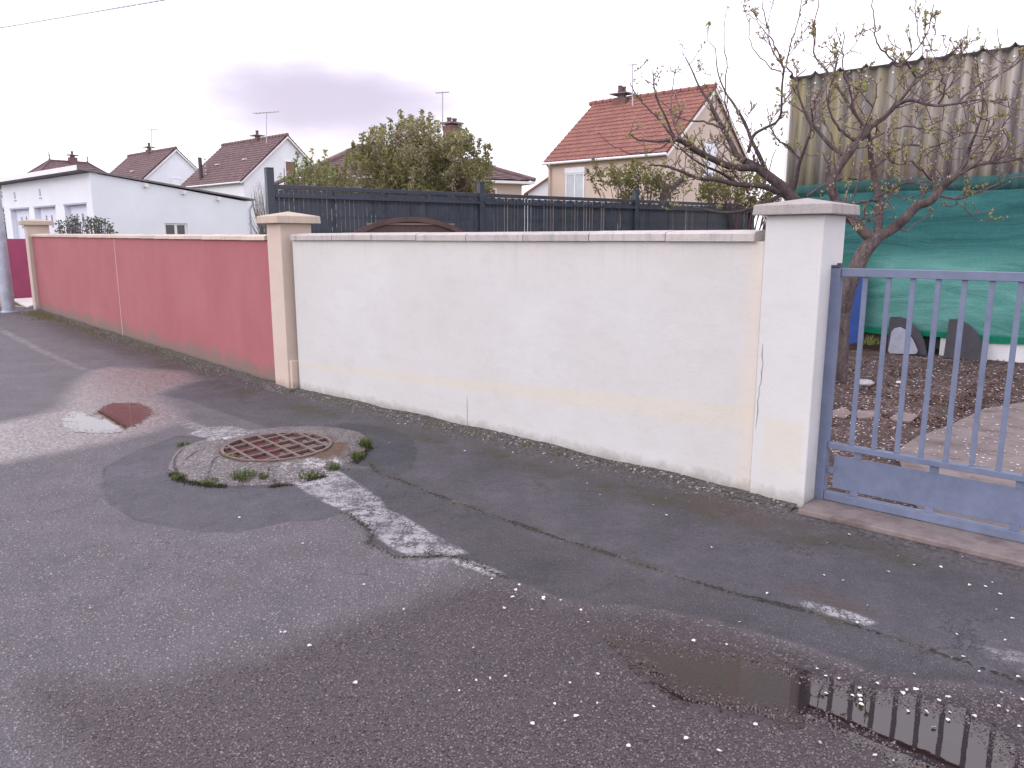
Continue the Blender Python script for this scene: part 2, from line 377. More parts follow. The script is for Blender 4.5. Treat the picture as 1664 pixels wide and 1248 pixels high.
# --- asphalt driven by surveyed outlines stored on the ground sheet
def agg(t, scale, vec=None):
    v = t.vor(scale, vec); sx = t.n('ShaderNodeSeparateColor'); t.put(sx.inputs[0], v.outputs['Color'])
    return v.outputs['Distance'], sx.outputs
def scale_col(t, c, k):
    cm = t.n('ShaderNodeVectorMath', operation='SCALE'); t.put(cm.inputs[0], c); t.put(cm.inputs['Scale'], k); return cm.outputs[0]
def ground_mat():
    t = NT('worn_asphalt')
    warp = t.n('ShaderNodeVectorMath', operation='ADD')
    t.put(warp.inputs[0], t.pos())
    wv = t.n('ShaderNodeVectorMath', operation='SCALE'); t.put(wv.inputs[0], t.noise(55, 2, .6, out=1)); wv.inputs['Scale'].default_value = .010
    t.put(warp.inputs[1], wv.outputs[0]); wp = warp.outputs[0]
    d1, c1 = agg(t, 64, wp); d2, c2 = agg(t, 210, wp)
    n1 = t.noise(1.6, 5, .65); n2 = t.noise(9, 5, .65); n3 = t.noise(60, 3, .65); n0 = t.noise(.5, 3, .5)
    jit = t.math('MULTIPLY', t.math('SUBTRACT', n2, .5), .10)
    jit2 = t.math('MULTIPLY', t.math('SUBTRACT', n3, .5), .05)
    jit3 = t.math('MULTIPLY', t.math('SUBTRACT', d1, .35), .05)
    def inside(name, soft=.008, amp=1.0, off=0.0):
        d = t.math('ADD', t.attr(name), t.math('ADD', t.math('MULTIPLY', jit, amp), t.math('MULTIPLY', jit2, amp)))
        return t.rng(d, off + soft, off - soft)
    patch = inside('sd_patch', .012, .35); lobe = inside('sd_lobe', .015, .35)
    strip = inside('sd_strip', .02, .4); walk = inside('sd_walk', .02, .4)
    smooth = t.math('MAXIMUM', t.math('MAXIMUM', patch, lobe), t.math('MAXIMUM', strip, walk))
    moist = t.rng(t.math('ADD', t.attr('sd_moist'), t.math('ADD', t.math('MULTIPLY', jit, 1.6), jit3)), .10, -.10)
    film = t.rng(t.math('ADD', t.attr('sd_film'), t.math('ADD', t.math('MULTIPLY', jit, 1.6), jit3)), .13, -.12)
    damp = t.rng(t.math('ADD', t.attr('sd_damp'), jit), .20, -.20)
    # coarse old surfacing: stones of many greys in a dark binder
    stone = t.mix(c1[0], (.125, .113, .128), (.28, .255, .278))
    stone = t.mix(t.rng(c1[1], .72, .9), stone, (.42, .38, .39))
    stone = t.mix(t.rng(c1[2], .85, .95), stone, (.20, .145, .13))
    binder = t.mix(n2, (.086, .077, .088), (.128, .116, .130))
    cover = t.rng(t.math('ADD', d1, t.math('MULTIPLY', c1[1], .22)), .46, .38)
    coarse = t.mix(cover, binder, stone)
    coarse = scale_col(t, coarse, t.math('MULTIPLY', t.rng(n1, .3, .7, .84, 1.14), t.rng(t.noise(4.4, 6, .7), .3, .7, .86, 1.12)))
    # finer newer surfacing
    fstone = t.mix(c2[0], (.086, .080, .092), (.225, .212, .232))
    fstone = t.mix(t.rng(c2[1], .93, .98), fstone, (.38, .36, .38))
    fbind = t.mix(n2, (.072, .068, .077), (.112, .106, .118))
    fine = t.mix(t.rng(d2, .50, .34), fbind, fstone)
    fine = scale_col(t, fine, t.math('MULTIPLY', t.rng(n1, .3, .7, .84, 1.16), t.rng(t.noise(3.4, 7, .72), .3, .7, .76, 1.22)))
    c = t.mix(smooth, coarse, fine)
    c = t.mix(t.math('MAXIMUM', walk, strip), c, t.mix(1.0, c, (.76, .75, .78), 'MULTIPLY'))
    blue = t.mix(1.0, fine, (.50, .53, .58), 'MULTIPLY'); c = t.mix(t.math('MULTIPLY', patch, .9), c, t.mix(1.0, fine, (.78, .79, .84), 'MULTIPLY'))
    c = t.mix(lobe, c, blue)
    c = t.mix(t.math('MULTIPLY', strip, t.rng(t.noise(1.1, 3), .40, .62)), c, t.mix(1.0, fine, (.66, .67, .70), 'MULTIPLY'))
    for nm in ('sd_patch', 'sd_lobe'):
        e_ = t.rng(t.math('ABSOLUTE', t.math('ADD', t.attr(nm), t.math('ADD', t.math('MULTIPLY', jit, .35), t.math('MULTIPLY', jit2, .4)))), .016, .003)
        c = t.mix(t.math('MULTIPLY', e_, t.rng(t.noise(2.4, 4, .7), .42, .6, 0, .55)), c, (.035, .031, .033))
    # moist dark areas, brown fines
    c = t.mix(t.math('MULTIPLY', damp, .55), c, t.mix(1.0, c, (.42, .36, .37), 'MULTIPLY'))
    c = t.mix(moist, c, t.mix(1.0, c, (.34, .265, .275), 'MULTIPLY'))
    # edge strip by the walls: earth, gravel, moss
    dw = t.attr('d_wall')
    ed = t.rng(t.math('ADD', dw, t.math('MULTIPLY', jit, 4.5)), .46, .12)
    earth = t.mix(t.math('MULTIPLY', c1[0], 1), (.042, .036, .036), (.17, .15, .15))
    c = t.mix(t.math('MULTIPLY', ed, .82), c, earth)
    md = t.rng(t.math('ABSOLUTE', t.math('SUBTRACT', t.math('ADD', dw, t.math('MULTIPLY', jit, 3)), .44)), .26, .02)
    mo = t.math('MULTIPLY', md, t.rng(t.noise(1.9, 5, .75), .44, .58))
    c = t.mix(t.math('MULTIPLY', mo, .85), c, t.mix(n3, (.034, .031, .020), (.085, .075, .045)))
    # brown debris by the kerb crack
    br = inside('sd_brown', .05, 1.2); c = t.mix(t.math('MULTIPLY', br, t.rng(n3, .35, .6)), c, (.085, .058, .047))
    # pink clay tint of the far puddle bed
    # worn white paint
    pd = t.math('ADD', t.attr('sd_paint'), t.math('MULTIPLY', jit2, .5))
    wn_ = t.noise(11, 8, .82); chip = t.vor(38, wp, 'DISTANCE_TO_EDGE').outputs[0]
    wear = t.math('ADD', t.math('ADD', t.math('MULTIPLY', wn_, .9), t.math('MULTIPLY', d2, .22)), t.rng(chip, .10, .0, 0, .10))
    pf = t.math('MULTIPLY', t.rng(pd, .012, -.010), t.rng(wear, .615, .575))
    c = t.mix(t.math('MULTIPLY', pf, t.rng(t.noise(2.6, 4, .7), .35, .6, .50, .92)), c, t.mix(n2, (.33, .315, .33), (.60, .58, .62)))
    pf2 = t.math('MULTIPLY', inside('sd_faint', .03, .6), t.rng(wear, .62, .48))
    c = t.mix(t.math('MULTIPLY', pf2, .55), c, (.52, .50, .52))
    # cracks
    cd = t.math('ADD', t.attr('d_crack'), t.math('MULTIPLY', t.math('SUBTRACT', n3, .5), .03))
    cw = t.rng(t.noise(2.3, 4, .7), .38, .62, .004, .024)
    ck = t.rng(cd, cw, t.math('MULTIPLY', cw, .45)); c = t.mix(t.math('MULTIPLY', ck, .92), c, (.012, .010, .010))
    cs = t.math('MULTIPLY', t.rng(t.math('ADD', cd, t.math('MULTIPLY', t.math('SUBTRACT', n2, .5), .08)), .055, .01), t.rng(t.noise(3.1, 3), .42, .6))
    c = t.mix(t.math('MULTIPLY', cs, .75), c, t.mix(n3, (.040, .031, .027), (.075, .062, .035)))
    hc = t.rng(t.math('ADD', t.attr('d_hair'), t.math('MULTIPLY', t.math('SUBTRACT', n3, .5), .02)), .007, .001)
    c = t.mix(t.math('MULTIPLY', hc, .8), c, (.02, .017, .018))
    zc = t.n('ShaderNodeVectorMath', operation='ADD'); t.put(zc.inputs[0], t.pos()); zs = t.n('ShaderNodeVectorMath', operation='SCALE'); t.put(zs.inputs[0], t.noise(3.2, 5, .7, out=1)); zs.inputs['Scale'].default_value = .5; t.put(zc.inputs[1], zs.outputs[0])
    crz = t.vor(.95, zc.outputs[0], 'DISTANCE_TO_EDGE').outputs[0]
    crk = t.math('MULTIPLY', t.rng(crz, .0075, .001), t.rng(t.noise(.8, 3, .6), .50, .56))
    c = t.mix(t.math('MULTIPLY', crk, .65), c, (.022, .019, .020))
    # relief
    hs = t.rng(t.math('ADD', d1, t.math('MULTIPLY', c1[1], .22)), .10, .52, 1, 0)
    hf = t.rng(d2, .08, .5, .35, 0)
    h = t.math('ADD', t.mix(smooth, hs, hf), t.math('MULTIPLY', n3, .25))
    h = t.math('SUBTRACT', h, t.math('MULTIPLY', ck, 2.0))
    h = t.math('SUBTRACT', h, t.math('MULTIPLY', hc, .8))
    filmk = t.math('MULTIPLY', film, t.rng(hs, .95, .55))
    bs = t.mix(film, 1.0, .62)
    nrm = t.bump(h, bs, .009)
    rough = t.rng(t.math('ADD', n3, t.math('MULTIPLY', c1[0], .4)), .3, 1.0, .52, .78)
    rough = t.math('MULTIPLY', rough, t.mix(moist, 1.0, .62))
    rough = t.math('MULTIPLY', rough, t.mix(t.math('MULTIPLY', damp, .5), 1.0, .8))
    rough = t.mix(filmk, rough, .30)
    c = t.mix(film, c, t.mix(t.rng(c1[0], .2, .9), (.11, .092, .092), (.30, .26, .26)))  # pale film colour paints in sky light caught by the wet stones
    return t.done(c, rough, nrm, 0, t.mix(moist, .35, .5))
M['ground'] = ground_mat()

def water_mat(name, tint, vs_=82, amp=.16):
    t = NT(name)
    d1 = t.vor(vs_); n = t.noise(9, 4, .6)
    edge = t.attr('sd_edge')
    h = t.math('ADD', t.math('MULTIPLY', t.math('SUBTRACT', d1.outputs['Distance'], .35), -amp), t.math('MULTIPLY', t.math('SUBTRACT', n, .5), .35))
    a = t.rng(t.math('ADD', edge, h), .012, -.006)
    rip = t.noise(5, 2, .5, dist=.4)
    t.put(t.b.inputs['Alpha'], a)
    # shallow water over the dark bed: a thin mostly clear sheet with a mirror surface
    gl = t.n('ShaderNodeBsdfGlossy'); gl.inputs['Roughness'].default_value = .015; gl.inputs['Color'].default_value = (1, 1, 1, 1)
    df = t.n('ShaderNodeBsdfDiffuse'); df.inputs[0].default_value = (*tint, 1)
    tr = t.n('ShaderNodeBsdfTransparent'); tr.inputs[0].default_value = (.80, .72, .66, 1)
    m1 = t.n('ShaderNodeMixShader'); m1.inputs[0].default_value = .45
    t.t.links.new(tr.outputs[0], m1.inputs[1]); t.t.links.new(df.outputs[0], m1.inputs[2])
    fr = t.n('ShaderNodeFresnel'); fr.inputs['IOR'].default_value = 1.68
    nb = t.bump(rip, .03, .01); t.put(fr.inputs['Normal'], nb); t.put(gl.inputs['Normal'], nb)
    m2 = t.n('ShaderNodeMixShader'); t.put(m2.inputs[0], fr.outputs[0])
    t.t.links.new(m1.outputs[0], m2.inputs[1]); t.t.links.new(gl.outputs[0], m2.inputs[2])
    t2 = t.n('ShaderNodeBsdfTransparent'); m3 = t.n('ShaderNodeMixShader'); t.put(m3.inputs[0], a)
    t.t.links.new(t2.outputs[0], m3.inputs[1]); t.t.links.new(m2.outputs[0], m3.inputs[2])
    out = [x for x in t.t.nodes if x.type == 'OUTPUT_MATERIAL'][0]; t.t.links.new(m3.outputs[0], out.inputs[0])
    return t.m
M['water'] = water_mat('puddle_water', (.040, .022, .018))
M['water_far'] = water_mat('shallow_water', (.10, .07, .065), 52, .55)

# ------------------------------------------------------------------ ground sheet with surveyed outlines
def gp(pts, z=0): return np.array([G(u, v, z) for u, v in pts])
def sdf(X, Y, poly, closed=True):
    n = len(poly); best = np.full(X.shape, 1e9); ins = np.zeros(X.shape, bool)
    for i in range(n if closed else n - 1):
        ax, ay = poly[i]; bx, by = poly[(i + 1) % n]
        dx, dy = bx - ax, by - ay; L = dx * dx + dy * dy + 1e-12
        k = np.clip(((X - ax) * dx + (Y - ay) * dy) / L, 0, 1)
        best = np.minimum(best, np.hypot(X - ax - k * dx, Y - ay - k * dy))
        if closed:
            c = (ay > Y) != (by > Y)
            with np.errstate(divide='ignore', invalid='ignore'): xi = ax + (Y - ay) * dx / (dy if abs(dy) > 1e-12 else 1e-12)
            ins ^= c & (X < xi)
    return np.where(ins, -best, best) if closed else best

def axis(segs):
    out = [segs[0][0]]
    for a, b, st in segs:
        n = max(1, int(round((b - a) / st))); out += list(np.linspace(a, b, n + 1)[1:])
    return np.array(out)
gx = axis([(-400, -60, 40), (-60, -20, 4), (-20, -9, .22), (-9, -4, .07), (-4, 4, .03), (4, 8, .1), (8, 20, 1), (20, 60, 8), (60, 400, 60)])
gy = axis([(-200, -20, 30), (-20, 1.2, 1.4), (1.2, 4.2, .022), (4.2, 8.5, .034), (8.5, 14, .07), (14, 22, .25), (22, 60, 5), (60, 900, 80)])
X, Yg = np.meshgrid(gx, gy); X = X.ravel(); Yg = Yg.ravel()
O_patch = gp([(171, 759), (164, 788), (182, 820), (221, 845), (279, 858), (330, 865), (384, 865), (441, 854), (466, 847), (520, 845), (557, 834), (549, 823), (467, 780), (400, 740), (330, 712), (290, 708), (215, 735)])
O_lobe = gp([(545, 692), (560, 688), (600, 692), (640, 698), (668, 712), (677, 735), (668, 762), (640, 778), (600, 760), (560, 752), (600, 720)])
O_walk = gp([(470, 640), (640, 670), (900, 735), (1300, 835), (1700, 930), (1900, 1000), (1900, 1200), (1664, 1105), (1600, 1085), (1500, 1050), (1400, 1015), (1300, 990), (1200, 965), (1100, 935), (1040, 915), (960, 890), (900, 870), (830, 845), (760, 820), (700, 800), (640, 775), (560, 745), (420, 690), (300, 650), (250, 640), (300, 622), (380, 616)])
O_strip = gp([(546, 762), (600, 760), (640, 775), (700, 800), (760, 820), (830, 845), (900, 870), (960, 890), (1040, 915), (1100, 935), (1200, 965), (1300, 990), (1400, 1015), (1500, 1050), (1600, 1085), (1700, 1120), (1700, 1135), (1608, 1112), (1490, 1101), (1422, 1089), (1371, 1070), (1320, 1051), (1236, 1028), (1168, 1008), (1100, 995), (1040, 985), (940, 978), (850, 948), (800, 930), (740, 905), (690, 902), (640, 900), (600, 880), (575, 840)])
O_moist = gp([(815, 945), (740, 950), (690, 965), (650, 985), (560, 1012), (430, 1062), (330, 1085), (240, 1110), (150, 1108), (60, 1105), (40, 1130), (70, 1180), (110, 1248), (150, 1400), (1900, 1500), (1900, 1200), (1690, 1135), (1608, 1112), (1490, 1103), (1422, 1091), (1371, 1073), (1320, 1054), (1236, 1031), (1168, 1012), (1100, 998), (1040, 990), (940, 982), (870, 962)])
O_film = gp([(-200, 760), (-200, 700), (0, 687), (60, 675), (99, 663), (112, 640), (126, 622), (150, 603), (180, 597), (240, 600), (300, 604), (320, 618), (285, 630), (250, 642), (275, 660), (292, 675), (287, 687), (240, 702), (168, 720), (90, 735), (0, 753)])
O_damp = gp([(150, 560), (230, 590), (300, 610), (400, 618), (440, 632), (480, 645), (380, 612), (330, 585), (200, 545), (120, 525), (60, 512), (80, 540)])
O_damp2 = gp([(600, 770), (700, 812), (840, 860), (1000, 925), (1200, 985), (1180, 1002), (1000, 975), (850, 945), (760, 900), (640, 820)])
O_brown = [gp([(1270, 955), (1330, 958), (1400, 985), (1445, 1005), (1400, 1000), (1330, 980)]), gp([(1100, 800), (1180, 810), (1280, 850), (1240, 860), (1140, 830)]),
           ]
O_paint = [gp([(467, 782), (546, 762), (616, 809), (628, 828), (655, 838), (701, 867), (762, 899), (715, 905), (665, 903), (640, 892), (611, 872), (575, 838), (521, 813)]),
           gp([(734, 906), (756, 909), (800, 922), (822, 934), (812, 941), (776, 927), (743, 918)]),
           gp([(305, 705), (340, 694), (376, 692), (410, 701), (373, 715), (340, 713)]),
           gp([(1296, 976), (1337, 984), (1388, 998), (1429, 1014), (1405, 1015), (1354, 1002), (1310, 988)])]
O_faint = [gp([(0, 531), (0, 539), (60, 570), (135, 604), (140, 600), (65, 565)]), gp([(285, 684), (305, 682), (345, 697), (325, 708)]),
           gp([(1600, 1054), (1664, 1064), (1700, 1080), (1664, 1090), (1615, 1070)]), gp([(-60, 503), (-60, 509), (0, 539), (0, 531)]),
           gp([(700, 905), (735, 907), (700, 930), (640, 905)])]
C_main = [gp([(600, 752), (618, 772), (640, 776), (700, 801), (760, 822), (830, 847), (900, 872), (960, 890), (1040, 917), (1100, 937), (1200, 966), (1300, 990), (1340, 1003), (1400, 1020), (1500, 1052), (1600, 1087), (1700, 1122)]),
          gp([(560, 832), (575, 842), (590, 852), (604, 864), (606, 874), (600, 882), (612, 890), (640, 903), (665, 905), (715, 904), (742, 904), (770, 915), (800, 930), (822, 938)])]
C_hair = [gp([(268, 752), (278, 770), (298, 783), (338, 791), (390, 793), (440, 792), (484, 787), (526, 776), (560, 763), (586, 748), (604, 730), (606, 712)]), gp([(283, 772), (330, 788), (400, 793), (490, 785), (560, 764)]), gp([(0, 845), (60, 838), (120, 825), (160, 812), (200, 803), (250, 787), (290, 776)]), gp([(640, 778), (626, 792), (612, 800)]),
          gp([(160, 740), (170, 760), (162, 790)]), gp([(455, 690), (500, 684), (560, 680)]), gp([(575, 692), (620, 690), (650, 678), (700, 670)]),
          gp([(0, 700), (90, 676)]), gp([(820, 938), (860, 950), (950, 985)])]
C_wall = np.array([(-10.9, 17.6), (-2.66, 8.417), (-2.40, 8.05), (-2.265, 8.031), (1.504, 4.641), (1.766, 4.416), (3.9, 2.5), (6, .5)])
def mins(lst, closed=True):
    r = None
    for p in lst:
        d = sdf(X, Yg, p, closed); r = d if r is None else np.minimum(r, d)
    return r
att = dict(sd_patch=sdf(X, Yg, O_patch), sd_lobe=sdf(X, Yg, O_lobe), sd_walk=sdf(X, Yg, O_walk), sd_strip=sdf(X, Yg, O_strip),
           sd_moist=sdf(X, Yg, O_moist), sd_film=sdf(X, Yg, O_film), sd_damp=np.minimum(sdf(X, Yg, O_damp), sdf(X, Yg, O_damp2)),
           sd_brown=mins(O_brown), sd_paint=mins(O_paint), sd_faint=mins(O_faint), d_crack=mins(C_main, False), d_hair=mins(C_hair, False),
           d_wall=sdf(X, Yg, C_wall, False))
O_pud = gp([(985, 1036), (1042, 1041), (1084, 1053), (1140, 1060), (1200, 1068), (1279, 1090), (1321, 1108), (1390, 1122), (1464, 1136), (1550, 1158), (1620, 1195), (1660, 1250), (1660, 1300), (1560, 1300), (1500, 1252), (1420, 1215), (1335, 1172), (1279, 1170), (1237, 1160), (1167, 1146), (1110, 1132), (1070, 1105), (1028, 1073)])
O_pud1 = gp([(108, 683), (122, 671), (150, 676), (165, 668), (182, 657), (212, 656), (236, 664), (240, 675), (215, 690), (186, 702), (160, 702), (130, 700), (112, 694)])
# gentle relief: settled gutter, bank of grit at the wall foot, cracks
Zg = np.zeros_like(X)
near = (np.abs(X) < 20) & (Yg > 1) & (Yg < 20)
Zg += .004 * np.clip(-att['sd_walk'] / .03, 0, 1) * near
Zg -= .006 * np.clip(-np.minimum(sdf(X, Yg, O_pud), sdf(X, Yg, O_pud1)) / .05, -1, 1) * (np.minimum(sdf(X, Yg, O_pud), sdf(X, Yg, O_pud1)) < .05)
me = bpy.data.meshes.new('road')
nx, ny = len(gx), len(gy)
me.vertices.add(nx * ny); me.vertices.foreach_set('co', np.stack([X, Yg, Zg], 1).ravel())
i, j = np.meshgrid(np.arange(nx - 1), np.arange(ny - 1)); a = (j * nx + i).ravel()
quads = np.stack([a, a + 1, a + nx + 1, a + nx], 1)
me.loops.add(quads.size); me.loops.foreach_set('vertex_index', quads.ravel())
me.polygons.add(len(quads)); me.polygons.foreach_set('loop_start', np.arange(len(quads)) * 4); me.polygons.foreach_set('loop_total', np.full(len(quads), 4))
me.update(); me.validate()
for k, v in att.items():
    q = me.attributes.new(k, 'FLOAT', 'POINT'); q.data.foreach_set('value', v.astype(np.float32))
me.materials.append(M['ground'])
me.polygons.foreach_set('use_smooth', np.ones(len(quads), bool))
road = bpy.data.objects.new('road', me); COL.objects.link(road); road['kind'] = 'structure'

def puddle(name, poly, z, step, mat='water'):
    x0, y0 = poly.min(0) - .08; x1, y1 = poly.max(0) + .08
    xs = np.arange(x0, x1 + step, step); ys = np.arange(y0, y1 + step, step)
    A, B = np.meshgrid(xs, ys); d = sdf(A, B, poly); nx_ = len(xs)
    mb = MB(); idx = {}
    keep = d < .07; vs = []; val = []
    for r in range(len(ys)):
        for c in range(nx_):
            if keep[r, c]: idx[(r, c)] = len(vs); vs.append((A[r, c], B[r, c], z)); val.append(d[r, c])
    fs = [(idx[(r, c)], idx[(r, c + 1)], idx[(r + 1, c + 1)], idx[(r + 1, c)]) for r in range(len(ys) - 1) for c in range(nx_ - 1)
          if (r, c) in idx and (r, c + 1) in idx and (r + 1, c) in idx and (r + 1, c + 1) in idx]
    m = bpy.data.meshes.new(name); m.from_pydata(vs, [], fs); m.materials.append(M[mat])
    q = m.attributes.new('sd_edge', 'FLOAT', 'POINT'); q.data.foreach_set('value', val)
    o = bpy.data.objects.new(name, m); COL.objects.link(o); o['kind'] = 'structure'; return o
puddle('puddle', O_pud, .004, .02)
puddle('puddle', O_pud1, .004, .03, 'water_far')

# ground behind the walls
def flat(name, pts, z, mat, sub=0):
    mb = MB(); mb.add([(x, y, z) for x, y in pts], [tuple(range(len(pts)))]); o = mb.build(name, mat); o['kind'] = 'structure'; return o
def lawn_mat():
    t = NT('garden_grass'); n = t.noise(2, 5, .7); f = t.noise(40, 4, .7)
    c = t.mix(t.rng(n, .4, .6), (.05, .075, .025), (.10, .095, .05)); c = t.mix(t.rng(f, .5, .7, 0, .6), c, (.03, .045, .018))
    return t.done(c, .95, t.bump(f, .8, .03))
M['lawn'] = lawn_mat()
back = [(-10.6, 17.5), (-2.55, 8.45), (-2.1, 8.35), (1.6, 4.80), (2.0, 5.3), (4.0, 12.1), (60, 120), (-60, 120), (-60, 60), (-16, 22)]
flat('garden_lawn', back, .012, M['lawn'])
def yard_mat():
    t = NT('yard_litter'); d, c3 = agg(t, 60); n = t.noise(4, 5, .7); f = t.noise(30, 4, .7); big = t.noise(1.2, 3)
    c = t.mix(c3[0], (.045, .024, .022), (.15, .080, .072)); c = t.mix(t.rng(c3[1], .86, .93), c, (.42, .34, .33))
    c = t.mix(t.rng(n, .55, .7, 0, .8), c, (.065, .045, .036)); c = t.mix(t.rng(big, .5, .7, 0, .5), c, (.11, .065, .058))
    soil = t.rng(t.noise(2.3, 6, .72), .47, .60); c = t.mix(t.math('MULTIPLY', soil, .85), c, t.mix(f, (.032, .022, .019), (.085, .058, .048)))
    return t.done(c, .9, t.bump(t.math('ADD', t.rng(d, .1, .5, 1, 0), f), .8, .012))
M['yard'] = yard_mat()
yard = [tuple((PW + TV * .34 - NV * .13)[:2]), tuple((PW + TV * 6 - NV * .13)[:2]), (14, 4), (14, 8), (4.0, 12.6), (1.72, 5.4)]
flat('yard_ground', yard, .018, M['yard'])
M['drive'] = simple('pinkish_concrete', (.25, .205, .20), .85, .2, 2.5, 50, .3, .004, 0, ((.13, .10, .095), 5, .42, .66))
mb = MB(); pts = [G(1455, 735, .03), G(1490, 712, .03), G(1540, 694, .03), (G(1597, 667, .03)), G(1664, 655, .03), (9, 6), (9, .8), tuple((PW + TV * 4.5 - NV * .16)[:2]), tuple((PW + TV * .95 - NV * .16)[:2])]
mb.poly_prism([(x, y, .02) for x, y in pts], (0, 0, .025)); o = mb.build('driveway', M['drive'], None, .006); o['kind'] = 'structure'
mb = MB(); a0 = PW + TV * .352 + NV * .115; a1 = PW + TV * 3.6 + NV * .115
mb.poly_prism([a0, a1, a1 - NV * .27, a0 - NV * .27], (0, 0, .032)); o = mb.build('threshold', M['drive'], None, .006); o['kind'] = 'structure'
flat('side_road', [(-11.2, 18.0), (-10.7, 17.6), (-14, 22.6), (-22, 21), (-22, 20.4)], .010, M['drive'])
mb = MB(); q = [G(22, 488), G(52, 486), G(57, 497), G(45, 501), G(22, 491)]
mb.poly_prism([(x, y, .012) for x, y in q], (0, 0, .03)); tag(mb.build('kerb_ramp', simple('light_concrete', (.62, .55, .54), .8, .06)), kind='structure')

# ------------------------------------------------------------------ walls
def coping_mesh(length, T, N, w, h, over, mat, name):          # local: x along, y out, z up, chamfered top
    mb = MB(); prof = [(over, 0), (over, h * .72), (over - .02, h * .92), (over - w * .5, h * 1.12), (over - w + .02, h * .92), (over - w, h * .72), (over - w, 0)]
    n = len(prof); vs = []
    for s in (0, length): vs += [Vector((T.x, T.y, 0)) * s + N * a + ZV * b for a, b in prof]
    mb.add(vs, [tuple(range(n)), tuple(range(n, 2 * n))[::-1]] + [(i, i + n, (i + 1) % n + n, (i + 1) % n) for i in range(n)])
    return mb.mesh(name, mat)
W = thing('garden_wall', PW - TV * 2.5, 'long off-white rendered wall between the beige pillar and the gate pillar', 'wall')
mb = MB(); p0 = PW - TV * 5.07; p1 = PW
mb.poly_prism([p0, p1, p1 - NV * .20, p0 - NV * .20], (0, 0, 1.585))
for k in range(len(mb.v)): 
    x, y, z = mb.v[k]; mb.v[k] = (x, y, z if z > .5 else -.15)
mb.build('wall_panel', M['pale'], W, .006)
cm = coping_mesh(.604, TV, NV, .27, .062, .035, M['coping'], 'coping_stone')
for k in range(8):
    s = -4.94 + k * .6115 + .004
    o = link('coping_stone', cm, W, Matrix.Translation(PW + TV * s + ZV * (1.586 + random.uniform(-.002, .003))) @ Matrix.Rotation(random.uniform(-.004, .004), 4, 'Z'))
cm2 = coping_mesh(.105, TV, NV, .27, .062, .035, M['coping'], 'coping_offcut')
link('coping_stone', cm2, W, Matrix.Translation(PW - TV * 5.05 + ZV * 1.586))
def crack_strip(pts, name, parent, w=.004, out=NV, side=TV):
    mb = MB(); L = []; R = []
    for i, p in enumerate(pts):
        ww = w * (.25 if i in (0, len(pts) - 1) else random.uniform(.5, 1.2)); L.append(Vector(p) + side * ww + out * .0015); R.append(Vector(p) - side * ww + out * .0015)
    n = len(pts); mb.add(L + R, [(i, i + 1, n + i + 1, n + i) for i in range(n - 1)]); return mb.build(name, M['crack'], parent)
def wall_pt(s, z): return PW + TV * s + ZV * z
crack_strip([wall_pt(-2.532 + dx, z) for dx, z in ((0, .0), (.004, .06), (-.004, .12), (.003, .18), (-.002, .25), (.004, .30))], 'crack', W, .0025)

def cap(name, parent, A, T, N, w, d, z0, over, h, rise, mat):   # A: front-left corner of shaft, T along front, -N back
    mb = MB(); c = [A + N * over - T * over, A + T * (w + over) + N * over, A + T * (w + over) - N * (d + over), A - T * over - N * (d + over)]
    b = [p + ZV * z0 for p in c]; t_ = [p + ZV * (z0 + h) - (p - (A + T * w / 2 - N * d / 2)) * .02 for p in c]
    for q in t_: pass
    ap = A + T * w / 2 - N * d / 2 + ZV * (z0 + h + rise)
    mb.add(b + t_ + [ap], [(3, 2, 1, 0), (0, 1, 5, 4), (1, 2, 6, 5), (2, 3, 7, 6), (3, 0, 4, 7), (4, 5, 8), (5, 6, 8), (6, 7, 8), (7, 4, 8)])
    return mb.build(name, mat, parent, .006)
def shaft(parent, A, T, N, w, d, z, mat, name='shaft'):
    mb = MB(); mb.poly_prism([A - ZV * .15, A + T * w - ZV * .15, A + T * w - N * d - ZV * .15, A - N * d - ZV * .15], (0, 0, z + .15)); return mb.build(name, mat, parent, .007)
PA = PW + NV * .012 + TV * .002
gpl = thing('gate_pillar', PA + TV * .17 - NV * .17, 'square off-white rendered pillar with grey concrete cap beside the blue gate', 'pillar')
shaft(gpl, PA, TV, NV, .345, .34, 1.735, M['pale_pillar'])
cap('cap', gpl, PA, TV, NV, .345, .34, 1.736, .060, .058, .042, M['cap'])
crack_strip([PA + TV * (.018 + dx) + ZV * z for dx, z in ((.012, .98), (.010, .90), (.02, .86), (.014, .80), (.016, .74), (.004, .70), (.008, .66), (.0, .62), (.006, .56), (.002, .50), (-.002, .44))], 'crack', gpl, .0026)

# beige pillar between pale and red walls
TB = Vector((.707, -.707, 0)); NB = Vector((-.707, -.707, 0)); BA = Vector((-2.584, 8.237, 0))
bp = thing('beige_pillar', BA + TB * .15 - NB * .17, 'beige rendered pillar with pyramid cap between the red wall and the off-white wall', 'pillar', 'beige pillars at the ends of the red wall')
shaft(bp, BA, TB, NB, .292, .36, 1.755, M['beige'])
cap('cap', bp, BA, TB, NB, .292, .36, 1.757, .075, .075, .05, M['cap_beige'])
mb = MB(); mb.obox(BA + TB * .31 - NB * .10 + ZV * 0, TB * .06, NB * .16, ZV * .33); mb.build('plinth', M['beige'], bp, .005)
